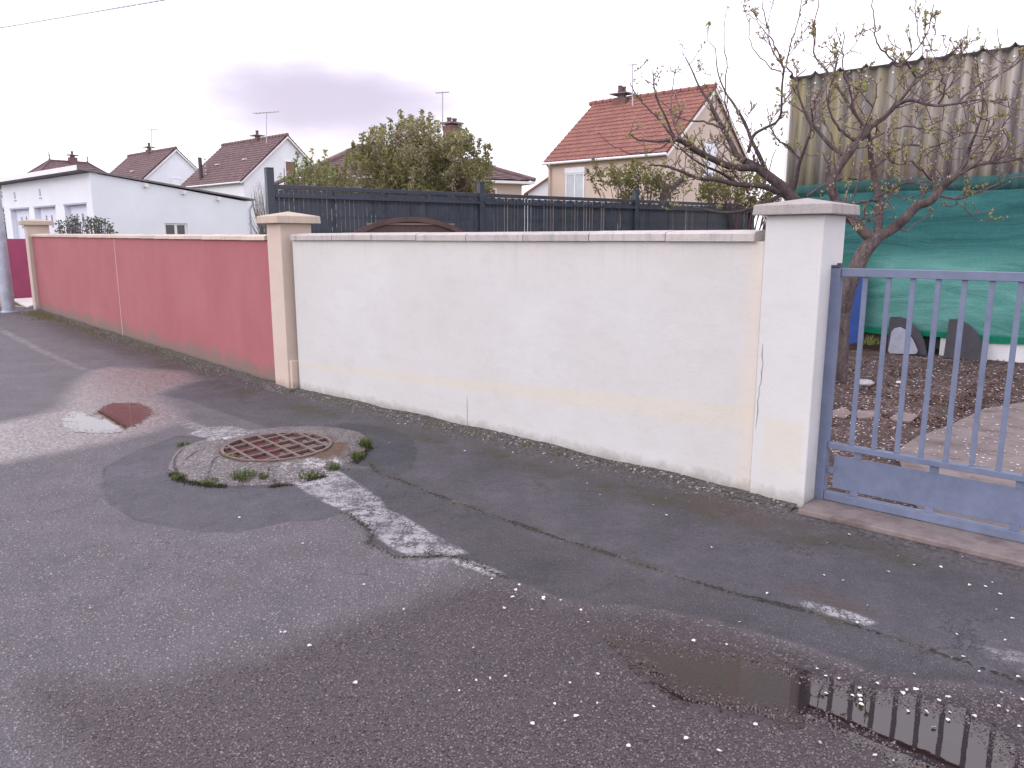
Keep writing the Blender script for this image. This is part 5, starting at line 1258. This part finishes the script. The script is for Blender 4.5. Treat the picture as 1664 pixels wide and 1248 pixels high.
for q in range(ring):
    a = an + 2 * PI * q / ring + rng.normal(0, .22, n_); rr_ = sz * (1 + rng.normal(0, .12, n_)); dx = np.cos(a) * rr_; dy = np.sin(a) * rr_ * asp
    V.append(np.stack([xx_ + dx, yy_ + dy, np.full(n_, -.001)], 1))
for q in range(ring):
    a = an + 2 * PI * q / ring; rr_ = sz * .55; V.append(np.stack([xx_ + np.cos(a) * rr_, yy_ + np.sin(a) * rr_ * asp, ht * (1 + rng.normal(0, .12, n_))], 1))
V = np.stack(V, 1).reshape(-1, 3)
b_ = (np.arange(n_) * 10)[:, None]
quad_ = np.concatenate([b_ + np.array([[q, (q + 1) % 5, 5 + (q + 1) % 5, 5 + q]]) for q in range(5)]); top_ = b_ + np.array([[5, 6, 7, 8, 9]])
me = bpy.data.meshes.new('road_aggregate'); me.vertices.add(len(V)); me.vertices.foreach_set('co', V.ravel())
loops = np.concatenate([quad_.ravel(), top_.ravel()]); me.loops.add(len(loops)); me.loops.foreach_set('vertex_index', loops)
tot_ = np.concatenate([np.full(len(quad_), 4), np.full(len(top_), 5)]); me.polygons.add(len(tot_)); me.polygons.foreach_set('loop_start', np.concatenate([[0], np.cumsum(tot_)[:-1]])); me.polygons.foreach_set('loop_total', tot_)
me.update()
q = me.attributes.new('tone', 'FLOAT', 'POINT'); tone = rng.random(n_); tone = np.where(fine_ & (tone < .93), tone * .60, tone); q.data.foreach_set('value', np.repeat(tone, 10).astype(np.float32))
wetv = np.clip(.5 - sdf(xx_, yy_, O_moist) / .2, 0, 1); q = me.attributes.new('wet', 'FLOAT', 'POINT'); q.data.foreach_set('value', np.repeat(wetv, 10).astype(np.float32))
t = NT('road_stones'); tn = t.attr('tone'); wt = t.attr('wet')
c = t.mix(t.rng(tn, 0, .8), (.085, .076, .086), (.215, .195, .212)); c = t.mix(t.rng(tn, .86, .9), c, (.32, .29, .30)); c = t.mix(t.rng(tn, .985, .99), c, (.20, .13, .105))
c = t.mix(t.math('MULTIPLY', wt, .8), c, t.mix(1.0, c, (.62, .48, .47), 'MULTIPLY'))
me.materials.append(t.done(c, t.rng(wt, 0, 1, .6, .34), t.bump(t.noise(400, 2), .3, .001)))
ag = bpy.data.objects.new('road_aggregate', me); COL.objects.link(ag); ag['kind'] = 'stuff'

# petals on the road
pet = MB(); s = .008
pet.add([(-s, 0, .001), (-s * .4, -s * .75, .0045), (s * .6, -s * .7, .005), (s * 1.1, 0, .002), (s * .6, s * .7, .0055), (-s * .4, s * .7, .004), (s * .1, 0, .0015)], [(0, 1, 6), (1, 2, 6), (2, 3, 6), (3, 4, 6), (4, 5, 6), (5, 0, 6)], True)
petm = pet.mesh('petal', M['petal'])
ptl = [(801, 943), (836, 962), (842, 952), (880, 977), (886, 974), (910, 978), (833, 972), (863, 995), (822, 989), (942, 993), (956, 1012), (766, 1057), (579, 1112), (655, 994), (594, 951), (774, 1110), (798, 1107), (823, 1102), (746, 1124), (925, 1112), (972, 1098),
       (902, 1146), (945, 1145), (972, 1145), (921, 1175), (938, 1168), (986, 1175), (864, 1180), (811, 1199), (1020, 1215), (462, 1031), (456, 1028), (505, 1054), (1200, 1014), (1182, 1049), (1126, 1044), (1060, 1153), (1113, 1203), (1171, 1222),
       (1339, 1101), (1366, 1105), (1398, 1120), (1427, 1114), (1342, 1130), (1384, 1135), (1396, 1134), (1400, 1140), (1401, 1150), (1474, 1160), (1472, 1124), (1487, 1122), (1465, 1130), (1526, 1139), (1538, 1138), (1507, 1161), (1541, 1173), (1585, 1165), (1625, 1151), (1635, 1158), (1630, 1130), (1660, 1142),
       (1230, 1181), (1335, 1211), (1419, 1232), (1454, 1237), (1441, 932), (1345, 886), (1460, 905), (1486, 908), (1484, 921), (1531, 925), (1573, 952), (1614, 947), (1624, 966), (1621, 991), (1646, 1007), (1631, 1044), (1567, 1069), (1411, 987), (1393, 1013), (1154, 891), (1382, 870), (1427, 876),
       (972, 807), (956, 800), (954, 789), (1083, 839), (1060, 824), (1155, 892), (758, 733), (632, 722), (509, 662), (1113, 802), (1170, 801), (660, 688), (655, 670), (1247, 968), (1640, 912), (1650, 905), (1490, 875), (1528, 880), (560, 705), (493, 884), (145, 992), (390, 845), (448, 857)]
petms = [petm]
for col_, sh in (((.62, .57, .55), .6), ((.74, .70, .72), .8), ((.42, .34, .30), .45)):
    p2 = MB(); s2 = .0078; w_ = [random.uniform(.6, 1.15) for _ in range(8)]
    p2.add([(s2 * w_[q] * math.cos(q * PI / 4) * 1.15, s2 * w_[q] * sh * math.sin(q * PI / 4), .001 + .004 * random.random()) for q in range(8)] + [(0, 0, .001)], [(q, (q + 1) % 8, 8) for q in range(8)], True)
    petms.append(p2.mesh('petal', simple('petal_tone', col_, .6, .12, 20)))
for k in range(14): ptl.append((random.uniform(1250, 1664), random.uniform(900, 1200)))
for k, (u, v) in enumerate(ptl):
    x, y = G(u + random.uniform(-3, 3), v + random.uniform(-2, 2)); sc_ = random.uniform(.6, 1.35)
    M_ = Matrix.Translation((x, y, .0065)) @ Matrix.Rotation(random.uniform(0, 6.28), 4, 'Z') @ Matrix.Rotation(random.uniform(-.35, .35), 4, 'X') @ Matrix.Scale(sc_, 4)
    o = link('petal', random.choices(petms, (4, 2, 3, 1))[0], None, M_); tag(o, 'small white blossom petal lying on the wet asphalt', 'petal', 'white petals fallen on the road')
o = link('dead_leaf', (lambda m: (m.add([(-.016, 0, .004), (0, -.012, .012), (.02, 0, .004), (.002, .013, .014)], [(0, 1, 2, 3)]), m.mesh('dead_leaf', M['orangeleaf']))[1])(MB()), None, Matrix.Translation((*G(737, 818), .004)))
tag(o, 'orange dead leaf lying by the crack right of the white stripe', 'leaf')
mb = MB()
for k in range(1500):
    u = random.uniform(1350, 1700); v = 580 + 200 * random.random() ** 1.2
    if v > 735 + (u - 1350) * .15: continue
    x, y = G(u, v, .03); s = random.uniform(.005, .011) * (1.3 if v < 650 else 1); a = random.uniform(0, 6.28); z = .048 if random.random() < .5 else .03
    mb.add([(x + s * math.cos(a + q * 1.57), y + s * math.sin(a + q * 1.57), z + random.uniform(0, .006)) for q in range(4)], [(0, 1, 2, 3)])
tag(mb.build('yard_petals', M['petal']), kind='stuff')
mb = MB()
for k in range(5000):
    u = random.uniform(1345, 1720); v = 585 + 110 * random.random() ** .9; x, y = G(u, v, .02)
    if mn.noise(Vector((x * 2.2, y * 2.2, 4))) < -.08: continue
    s = random.uniform(.006, .022) * random.choice((.6, 1, 1, 1.7)); a = random.uniform(0, 6.28)
    mb.add([(x + s * math.cos(a), y + s * math.sin(a), .02), (x - s * .5 * math.sin(a), y + s * .5 * math.cos(a), .035), (x - s * math.cos(a), y - s * math.sin(a), .02 + random.uniform(0, .025)), (x + s * .5 * math.sin(a), y - s * .5 * math.cos(a), .03)], [(0, 1, 2, 3)])
tag(mb.build('leaf_litter', simple('brown_litter', (.10, .052, .045), .9, .5, 25, 90)), kind='stuff')

# ------------------------------------------------------------------ trees
def leafcluster(mb, c, r, n, size, up=0):
    for _ in range(n):
        d = Vector((random.gauss(0, 1), random.gauss(0, 1), random.gauss(0, 1) + up)); d.normalize(); p = c + d * r * random.random() ** .5
        a = Vector((random.gauss(0, 1), random.gauss(0, 1), random.gauss(0, 1))).normalized(); b = a.orthogonal().normalized(); s = size * random.uniform(.6, 1.3)
        b = (b * math.cos(2) + a.cross(b) * math.sin(2)); mb.add([p - a * s, p - b * s * .42, p + a * s, p + b * s * .42], [(0, 1, 2, 3)])
def smooth_path(pts, sub=3):
    out = []; n = len(pts)
    for i in range(n - 1):
        p0, p1, p2, p3 = pts[max(i - 1, 0)], pts[i], pts[i + 1], pts[min(i + 2, n - 1)]
        for k in range(sub):
            t = k / sub; out.append(.5 * ((2 * p1) + (p2 - p0) * t + (2 * p0 - 5 * p1 + 4 * p2 - p3) * t * t + (3 * p1 - p0 - 3 * p2 + p3) * t ** 3))
    out.append(pts[-1]); return out
class Tree:
    def __init__(s, root, y, barkm, twigm): s.r = root; s.y = y; s.bm = barkm; s.tm = twigm; s.tw = MB(); s.lf = MB(); s.bd = MB(); s.n = 0
    def limb(s, pix, r0, r1, dy=None, name='branch', twigs=0, tl=.5, leafy=.5, mat=None):
        n = len(pix); k = random.uniform(-.35, .35) if dy is None else 0
        pts = []
        for i, q in enumerate(pix):
            yy = s.y + (dy[i] if dy else k * i / n * (2.0 if n > 2 else 1)); pts.append(P(q[0], q[1], yy))
        pp = smooth_path(pts, 4); m = len(pp)
        if r0 < .02: pp = [p + Vector((random.gauss(0, .006), random.gauss(0, .006), random.gauss(0, .006))) for p in pp]
        else: pp = [p + Vector((mn.noise(p * 3) * .02, mn.noise(p * 3 + Vector((5, 5, 5))) * .02, 0)) for p in pp]
        r1 = max(r1, .0045); rr = [r0 + (r1 - r0) * (i / (m - 1)) ** .85 for i in range(m)]
        rr = [r * (1 + .10 * mn.noise(p * 9)) for r, p in zip(rr, pp)]
        mb = MB(); mb.tube(pp, rr, 9 if r0 > .03 else 6); mb.build(name, mat or (s.bm if r0 > .014 else s.tm), s.r)
        for _ in range(int(twigs * 1.1)):
            i = random.randint(int(m * .15), m - 1); d = (pp[min(i + 1, m - 1)] - pp[max(i - 1, 0)]).normalized()
            s.twig(pp[i], d, tl * random.uniform(.35, 1.1), max(.0035, rr[i] * .35), leafy, 2)
        if r1 < .008: s.tip(pp[-1], leafy)
        return pp, rr
    def tip(s, p, leafy):
        s.bd.add([p + Vector((0, 0, .02)), p + Vector((.008, 0, 0)), p + Vector((0, .008, -.004)), p + Vector((-.008, 0, 0)), p + Vector((0, -.008, 0))], [(0, 1, 2), (0, 2, 3), (0, 3, 4), (0, 4, 1)])
        if random.random() < leafy: leafcluster(s.lf, p, .022, random.randint(4, 8), .016, .6)
    def twig(s, p, d, L, r, leafy, depth):
        d = (d * .5 + Vector((random.gauss(0, .6), random.gauss(0, .6), random.gauss(.25, .55)))).normalized(); n = 5; pts = [p]; q = p.copy()
        for _ in range(n):
            d = (d + Vector((random.gauss(0, .16), random.gauss(0, .16), random.gauss(.10, .14)))).normalized(); q = q + d * L / n; pts.append(q.copy())
            if random.random() < .45 and depth > 0: s.twig(q, d, L * random.uniform(.25, .6), r * .6, leafy, depth - 1)
            elif random.random() < .08 * leafy: leafcluster(s.lf, q, .02, 4, .013, .5)
        r = min(max(r, .0052), .009); s.tw.tube(pts, [r * (1 - .45 * i / n) for i in range(n + 1)], 4, False); s.tip(pts[-1], leafy)
    def done(s, leafm, label=None):
        if s.tw.v: s.tw.build('twigs', s.tm, s.r, kind='stuff')
        if s.lf.v: s.lf.build('leaves', leafm, s.r, kind='stuff')
        if s.bd.v: s.bd.build('buds', M['bud'], s.r, kind='stuff')
random.seed(21)
# tree behind the pillar, leaning left over the fence
ya = 9.6; b0 = P(1312, 560, ya); rt = thing('bare_tree', (b0.x, b0.y, 0), 'gnarled nearly bare tree behind the gate pillar reaching left over the fence', 'tree')
A = Tree(rt, ya, M['bark_a'], M['twig'])
A.limb([(1330, 590), (1325, 480), (1318, 400), (1302, 345), (1284, 318), (1268, 304)], .12, .075, [0] * 6, 'trunk')
A.limb([(1268, 304), (1248, 287), (1230, 272), (1212, 262)], .068, .042, [0, 0, 0, 0], twigs=6)
A.limb([(1212, 262), (1200, 254), (1191, 239), (1173, 206), (1160, 183), (1152, 167), (1143, 152), (1128, 122), (1113, 92)], .045, .006, twigs=9, tl=.45)
A.limb([(1230, 272), (1194, 272), (1165, 262), (1140, 250), (1115, 234), (1098, 225)], .048, .026, twigs=10, tl=.5)
A.limb([(1098, 225), (1080, 229), (1065, 230), (1048, 228), (1035, 227), (1023, 218)], .020, .006, twigs=2, tl=.3)
A.limb([(1098, 225), (1086, 200), (1074, 176), (1062, 140), (1061, 113)], .016, .005, twigs=3, tl=.3)
A.limb([(1094, 222), (1086, 215), (1070, 192), (1050, 173), (1032, 152), (1025, 134)], .014, .005, twigs=2, tl=.3)
A.limb([(1092, 228), (1080, 236), (1065, 243), (1050, 248), (1020, 247), (990, 233), (972, 215)], .013, .004, twigs=0)
A.limb([(1110, 232), (1095, 200), (1090, 170), (1093, 145), (1098, 110)], .012, .004, twigs=2, tl=.3)
A.limb([(1175, 208), (1150, 200), (1120, 195), (1098, 188), (1070, 160)], .016, .004, twigs=4, tl=.35)
A.limb([(1248, 287), (1232, 250), (1222, 228), (1210, 200), (1190, 168), (1178, 150), (1167, 113), (1162, 80)], .030, .005, twigs=6, tl=.4)
A.limb([(1216, 248), (1225, 221), (1243, 208), (1261, 198), (1270, 180), (1272, 140), (1275, 111)], .022, .010, twigs=5, tl=.35)
A.limb([(1275, 111), (1264, 97), (1257, 84), (1247, 60), (1230, 33)], .011, .004, twigs=4, tl=.25)
A.limb([(1275, 111), (1262, 80), (1251, 57), (1242, 25), (1239, 0), (1236, -40)], .010, .004, twigs=2, tl=.3)
A.limb([(1293, 129), (1278, 110), (1281, 87), (1289, 60), (1296, 36), (1301, 14), (1303, -30)], .010, .004, twigs=3, tl=.3)
A.limb([(1272, 170), (1285, 150), (1293, 129), (1310, 112)], .012, .008, twigs=3, tl=.3)
A.limb([(1270, 116), (1248, 108), (1225, 82), (1219, 60), (1217, 33)], .008, .003, twigs=2, tl=.25)
A.limb([(1212, 262), (1185, 245), (1178, 225), (1187, 200), (1178, 165), (1180, 110), (1176, 60), (1181, 12)], .016, .003, twigs=3, tl=.3)
A.limb([(1262, 312), (1235, 302), (1200, 300), (1165, 292), (1135, 290), (1112, 280), (1080, 270), (1056, 268)], .040, .008, twigs=12, tl=.45)
A.limb([(1268, 316), (1240, 332), (1205, 343), (1170, 345), (1135, 338), (1105, 336)], .030, .007, twigs=5, tl=.3, leafy=.9)
A.limb([(1200, 300), (1170, 280), (1140, 268), (1115, 250), (1105, 240)], .020, .006, twigs=5, tl=.4)
A.limb([(1286, 318), (1295, 290), (1300, 262), (1310, 230), (1322, 200), (1318, 170)], .032, .008, twigs=8, tl=.5)
A.limb([(1300, 262), (1283, 240), (1262, 225), (1250, 200), (1247, 170)], .016, .004, twigs=5, tl=.35)
A.limb([(1310, 320), (1340, 300), (1370, 290), (1398, 292)], .022, .008, twigs=6, tl=.4)
A.done(M['leaf_bud'])
# tree behind the gate
yb = 8.3; gx0, gy0 = 3.62, 8.55
rb = thing('bare_tree', (gx0, gy0, 0), 'lichen-spotted bare tree with yellow-green buds forking behind the blue gate', 'tree')
B = Tree(rb, yb, M['bark'], M['twig'])
B.limb([(1362, 640), (1364, 560), (1370, 500), (1383, 455), (1402, 415), (1425, 384)], .095, .075, [.2, .15, .1, 0, 0, 0], 'trunk', 0)
B.limb([(1424, 388), (1408, 380), (1392, 364), (1376, 350), (1362, 330), (1352, 305), (1356, 282), (1374, 255), (1393, 230), (1413, 207)], .060, .040, [0] * 10, twigs=10, tl=.6)
B.limb([(1413, 207), (1434, 192), (1450, 176), (1464, 162), (1478, 145), (1491, 126)], .034, .010, twigs=8, tl=.5)
B.limb([(1426, 386), (1428, 360), (1427, 325), (1420, 290), (1414, 262), (1413, 230), (1405, 205)], .046, .024, [0, .1, .2, .3, .3, .2, .1], twigs=9, tl=.5)
B.limb([(1405, 205), (1390, 185), (1372, 160), (1358, 140), (1345, 118), (1335, 105)], .020, .009, twigs=6, tl=.45)
B.limb([(1335, 105), (1323, 88), (1323, 72), (1325, 50), (1323, 39), (1332, 0), (1334, -40)], .009, .003, twigs=4, tl=.3)
B.limb([(1400, 200), (1385, 170), (1380, 140), (1371, 120), (1370, 90), (1371, 55)], .012, .003, twigs=4, tl=.3)
B.limb([(1425, 386), (1450, 372), (1472, 355), (1490, 335), (1512, 326), (1530, 305), (1548, 290), (1560, 280)], .060, .034, [0, 0, -.1, -.1, -.2, -.2, -.3, -.3], twigs=8, tl=.55)
B.limb([(1560, 280), (1570, 262), (1575, 240), (1582, 220), (1590, 200), (1600, 180)], .026, .006, [-.3, -.3, -.3, -.4, -.4, -.4], twigs=9, tl=.5)
B.limb([(1562, 280), (1585, 268), (1605, 264), (1635, 262), (1668, 255), (1700, 248)], .026, .010, [-.3, -.4, -.5, -.6, -.7, -.8], twigs=9, tl=.5)
B.limb([(1520, 318), (1560, 322), (1600, 308), (1640, 290), (1680, 285)], .014, .005, twigs=6, tl=.4)
B.limb([(1425, 325), (1405, 327), (1385, 335), (1370, 345)], .016, .012, twigs=2)
B.limb([(1430, 318), (1450, 308), (1470, 298), (1500, 294), (1525, 300)], .016, .006, twigs=7, tl=.4)
B.limb([(1434, 192), (1455, 172), (1478, 163), (1500, 168), (1524, 172), (1556, 168), (1590, 162), (1632, 167)], .024, .006, twigs=10, tl=.45)
B.limb([(1524, 170), (1535, 150), (1532, 125), (1520, 110)], .012, .004, twigs=4, tl=.3)
B.limb([(1556, 168), (1580, 145), (1610, 128), (1640, 112), (1664, 95), (1690, 80)], .014, .006, twigs=8, tl=.4)
B.limb([(1452, 99), (1437, 84), (1425, 69), (1421, 40), (1417, 10), (1414, -30)], .010, .004, twigs=4, tl=.3)
B.limb([(1490, 126), (1478, 108), (1470, 99), (1460, 108), (1450, 100)], .012, .009, twigs=6, tl=.3)
B.limb([(1470, 99), (1485, 86), (1497, 72), (1506, 55), (1512, 39), (1516, 10)], .009, .003, twigs=4, tl=.3)
B.limb([(1497, 72), (1491, 50), (1488, 20), (1490, -10)], .006, .003, twigs=2, tl=.25)
B.limb([(1491, 126), (1530, 110), (1545, 95), (1555, 73)], .009, .003, twigs=4, tl=.3)
B.limb([(1374, 255), (1352, 240), (1330, 215), (1312, 190), (1300, 160), (1292, 130)], .024, .008, twigs=9, tl=.5)
B.limb([(1393, 230), (1370, 215), (1352, 190), (1345, 160), (1352, 130)], .018, .006, twigs=7, tl=.45)
B.limb([(1425, 270), (1450, 250), (1480, 235), (1510, 240), (1540, 228), (1575, 215)], .016, .005, twigs=9, tl=.45)
B.limb([(1415, 225), (1440, 215), (1470, 205), (1500, 208), (1530, 195)], .014, .005, twigs=7, tl=.4)
B.limb([(1530, 305), (1500, 280), (1480, 262), (1462, 268), (1440, 258)], .014, .005, twigs=7, tl=.4)
B.done(M['leaf_bud'])

def bushy(root, ctr, rad, n_stems, n_leaf, leafm, size, cl, barkm, shoots=(), blossom=None, flat=1.0, base_z=None, nb=0, lower=-.9):
    st = MB(); lf = MB(); bl = MB(); base_p = Vector((ctr.x, ctr.y, .0 if base_z is None else base_z))
    for _ in range(n_stems):
        while True:
            d = Vector((random.uniform(-1, 1), random.uniform(-1, 1), random.uniform(lower, 1)))
            if d.length < 1: break
        e = ctr + Vector((d.x * rad.x, d.y * rad.y, d.z * rad.z)); m = base_p.lerp(e, .5) + Vector((random.gauss(0, .1), random.gauss(0, .1), random.gauss(.1, .1)))
        pts = smooth_path([base_p + Vector((random.gauss(0, .04), random.gauss(0, .04), 0)), m, e], 5); st.tube(pts, [.03 * (1 - .8 * i / (len(pts) - 1)) for i in range(len(pts))], 4, False)
    k = 0
    while k < n_leaf:
        d = Vector((random.uniform(-1, 1), random.uniform(-1, 1), random.uniform(-1, 1)))
        if d.length > 1 or d.z < lower: continue
        q = ctr + Vector((d.x * rad.x, d.y * rad.y, d.z * rad.z)); nn = mn.noise(q * 2.1) + .35 * mn.noise(q * 5)
        edge = d.length
        if nn < -.05 + .35 * (edge - .7): continue
        leafcluster(lf, q, cl, 7, size, .4); k += 1
        if blossom and random.random() < blossom and mn.noise(q * 1.4 + Vector((9, 2, 4))) > .0: leafcluster(bl, q, cl * 1.1, 4, size * .8)
    for p0, p1 in shoots:
        n = 12; pts = [p0.lerp(p1, i / n) + Vector((random.gauss(0, .015), random.gauss(0, .015), 0)) for i in range(n + 1)]; st.tube(pts, [.012 * (1 - .7 * i / n) for i in range(n + 1)], 4, False)
        for p in pts[2:]: leafcluster(lf, p, cl * .75, 8, size, .5)
        leafcluster(lf, p1, cl * .8, 10, size, 1)
    if st.v: st.build('stems', barkm, root, kind='stuff')
    lf.build('leaves', leafm, root, kind='stuff')
    if bl.v: bl.build('blossoms', M['blossom'], root, kind='stuff')
random.seed(33)
c = P(682, 292, 18.5); rt = thing('blossom_tree', (c.x, c.y, 0), 'rounded leafy tree with pinkish white blossom and upright shoots behind the dark fence', 'tree')
sh = []
for u, vt, vb in ((622, 205, 250), (603, 215, 255), (634, 196, 245), (651, 183, 240), (668, 190, 240), (686, 183, 240), (698, 188, 245), (645, 205, 240), (620, 220, 250), (575, 235, 262), (588, 222, 262), (712, 210, 250), (748, 205, 255), (758, 212, 258), (765, 222, 260), (778, 228, 270), (788, 236, 275), (795, 238, 280), (566, 246, 275), (736, 222, 258)):
    yy = 18.5 + random.uniform(-.5, .5); sh.append((P(u + random.uniform(-6, 6), vb, yy), P(u, vt, yy)))
bushy(rt, c, Vector((1.78, 1.5, 1.38)), 90, 4700, M['leaf_blossom'], .046, .10, M['twig'], sh, .85)
mb = MB(); mb.tube([(c.x, c.y, 0), (c.x + .05, c.y, .9), (c.x - .05, c.y + .1, 1.6)], [.13, .11, .09], 9); mb.build('trunk', M['bark'], rt)
c = P(520, 300, 16.5); rt = thing('flowering_shrub', (c.x, c.y, 0), 'looser leafy shrub at the left foot of the blossoming tree above the fence', 'shrub')
bushy(rt, c, Vector((.75, .7, .42)), 40, 380, M['leaf_blossom'], .035, .08, M['twig'], [(P(u, 300, 16.5), P(u + 2, v, 16.5)) for u, v in ((530, 262), (545, 270), (560, 255), (500, 275))], .8)
c = P(488, 300, 14.5); rt = thing('light_green_shrub', (c.x, c.y, 0), 'light green shrub with thin upright shoots beside the first fence post', 'shrub')
bushy(rt, c, Vector((.42, .35, .45)), 40, 70, M['leaf_light'], .030, .06, M['twig'], [(P(u + random.uniform(-4, 4), 312, 14.5), P(u, v, 14.5)) for u, v in ((483, 250), (507, 245), (528, 247), (496, 258), (518, 262), (478, 262), (540, 275), (470, 290), (500, 268))])
# bare bush by the beige pillar
c = P(432, 372, 12.6); rt = thing('bare_bush', (c.x, c.y, 0), 'grey leafless twiggy bush rising behind the beige pillar', 'bush'); st = MB(); lf = MB()
for k in range(150):
    a = random.uniform(404, 470); v = random.uniform(285, 350) + abs(a - 436) * .5; yy = 12.6 + random.uniform(-.4, .4); e = P(a, v, yy); b = P(432 + random.uniform(-6, 8), 400, 12.6); m = b.lerp(e, .5) + Vector(((e.x - b.x) * .18, 0, 0))
    pp = smooth_path([b, m, e], 4); st.tube(pp, [.006 * (1 - .75 * i / (len(pp) - 1)) for i in range(len(pp))], 4, False)
    if random.random() < .35: leafcluster(lf, pp[random.randint(3, 8)], .04, 4, .018)
for k in range(8): st.tube([P(432, 400, 12.6) * 1 - ZV * 1.2, P(432 + k - 4, 398, 12.6)], .012, 4, False)
st.build('stems', simple('grey_twig', (.24, .22, .20), .9, .2, 20), rt, kind='stuff'); lf.build('leaves', M['leaf_light'], rt, kind='stuff')
# shrub tree over the fence on the right
c = P(1085, 300, 17.6); rt = thing('olive_shrub_tree', (c.x, c.y, 0), 'spreading tree with small olive yellow leaves in front of the orange-roofed house', 'tree')
bushy(rt, P(1040, 300, 17.6), Vector((1.15, .8, .50)), 45, 420, M['leaf_shrub'], .040, .10, M['twig'], [(P(985, 310, 17.6), P(965, 262, 17.6)), (P(1000, 310, 17.6), P(995, 268, 17.6)), (P(975, 318, 17.6), P(955, 280, 17.6)), (P(1020, 300, 17.6), P(1030, 262, 17.6))], .0)
bushy(rt, P(1205, 312, 16.2), Vector((1.0, .8, .42)), 45, 520, M['leaf_shrub'], .036, .09, M['twig'], (), .0)
mb = MB(); p1 = P(1080, 325, 17.4); mb.tube([(p1.x, p1.y, 0), (p1.x, p1.y, 1.6), P(1082, 312, 17.4), P(1066, 285, 17.4)], [.17, .15, .13, .09], 9); mb.tube([P(1082, 312, 17.4), P(1110, 290, 17.4)], [.10, .05], 8); mb.build('trunk', M['bark_a'], rt)
# small plants
for u0, u1, v, lab, nn, yy in ((95, 135, 362, 'dark leafy rose bush over the red wall in front of the third garage door', 60, 16.3), (138, 172, 362, 'second dark leafy rose bush over the red wall by the garage corner', 55, 16.0), (173, 185, 366, 'single small leafy sprig over the red wall right of the rose bushes', 14, 15.7)):
    c = P((u0 + u1) / 2, 372, yy); rt = thing('rose_bush', (c.x, c.y, 0), lab, 'bush', 'rose bushes behind the red wall'); st = MB(); lf = MB(); base_ = Vector((c.x, c.y, 0))
    for k in range(nn):
        e = P(random.uniform(u0, u1), random.uniform(v - 8 if nn > 20 else v - 2, 382), yy + random.uniform(-.3, .3)); st.tube([base_, base_.lerp(e, .6) + Vector((0, 0, .1)), e], [.012, .009, .004], 4, False); leafcluster(lf, e, .08, 7, .036)
    st.build('stems', M['twig'], rt, kind='stuff'); lf.build('leaves', M['leaf_rose'], rt, kind='stuff')
c = P(-8, 345, 34); rt = thing('far_hedge', (c.x, c.y, 0), 'brownish hedge in the gap between the lamp post and the garage', 'hedge')
bushy(rt, Vector((c.x + .2, 34, 1.8)), Vector((.9, .9, 2.1)), 30, 420, M['drygrass'], .06, .14, M['twig'])
c = P(1412, 556, 10.9); solo(blade_tuft((c.x, c.y, .12), .16, 90, .13, 1.2), 'weed', M['leaf_light'], 'pale straggly weed at the net foot right of the blue board', 'weed')
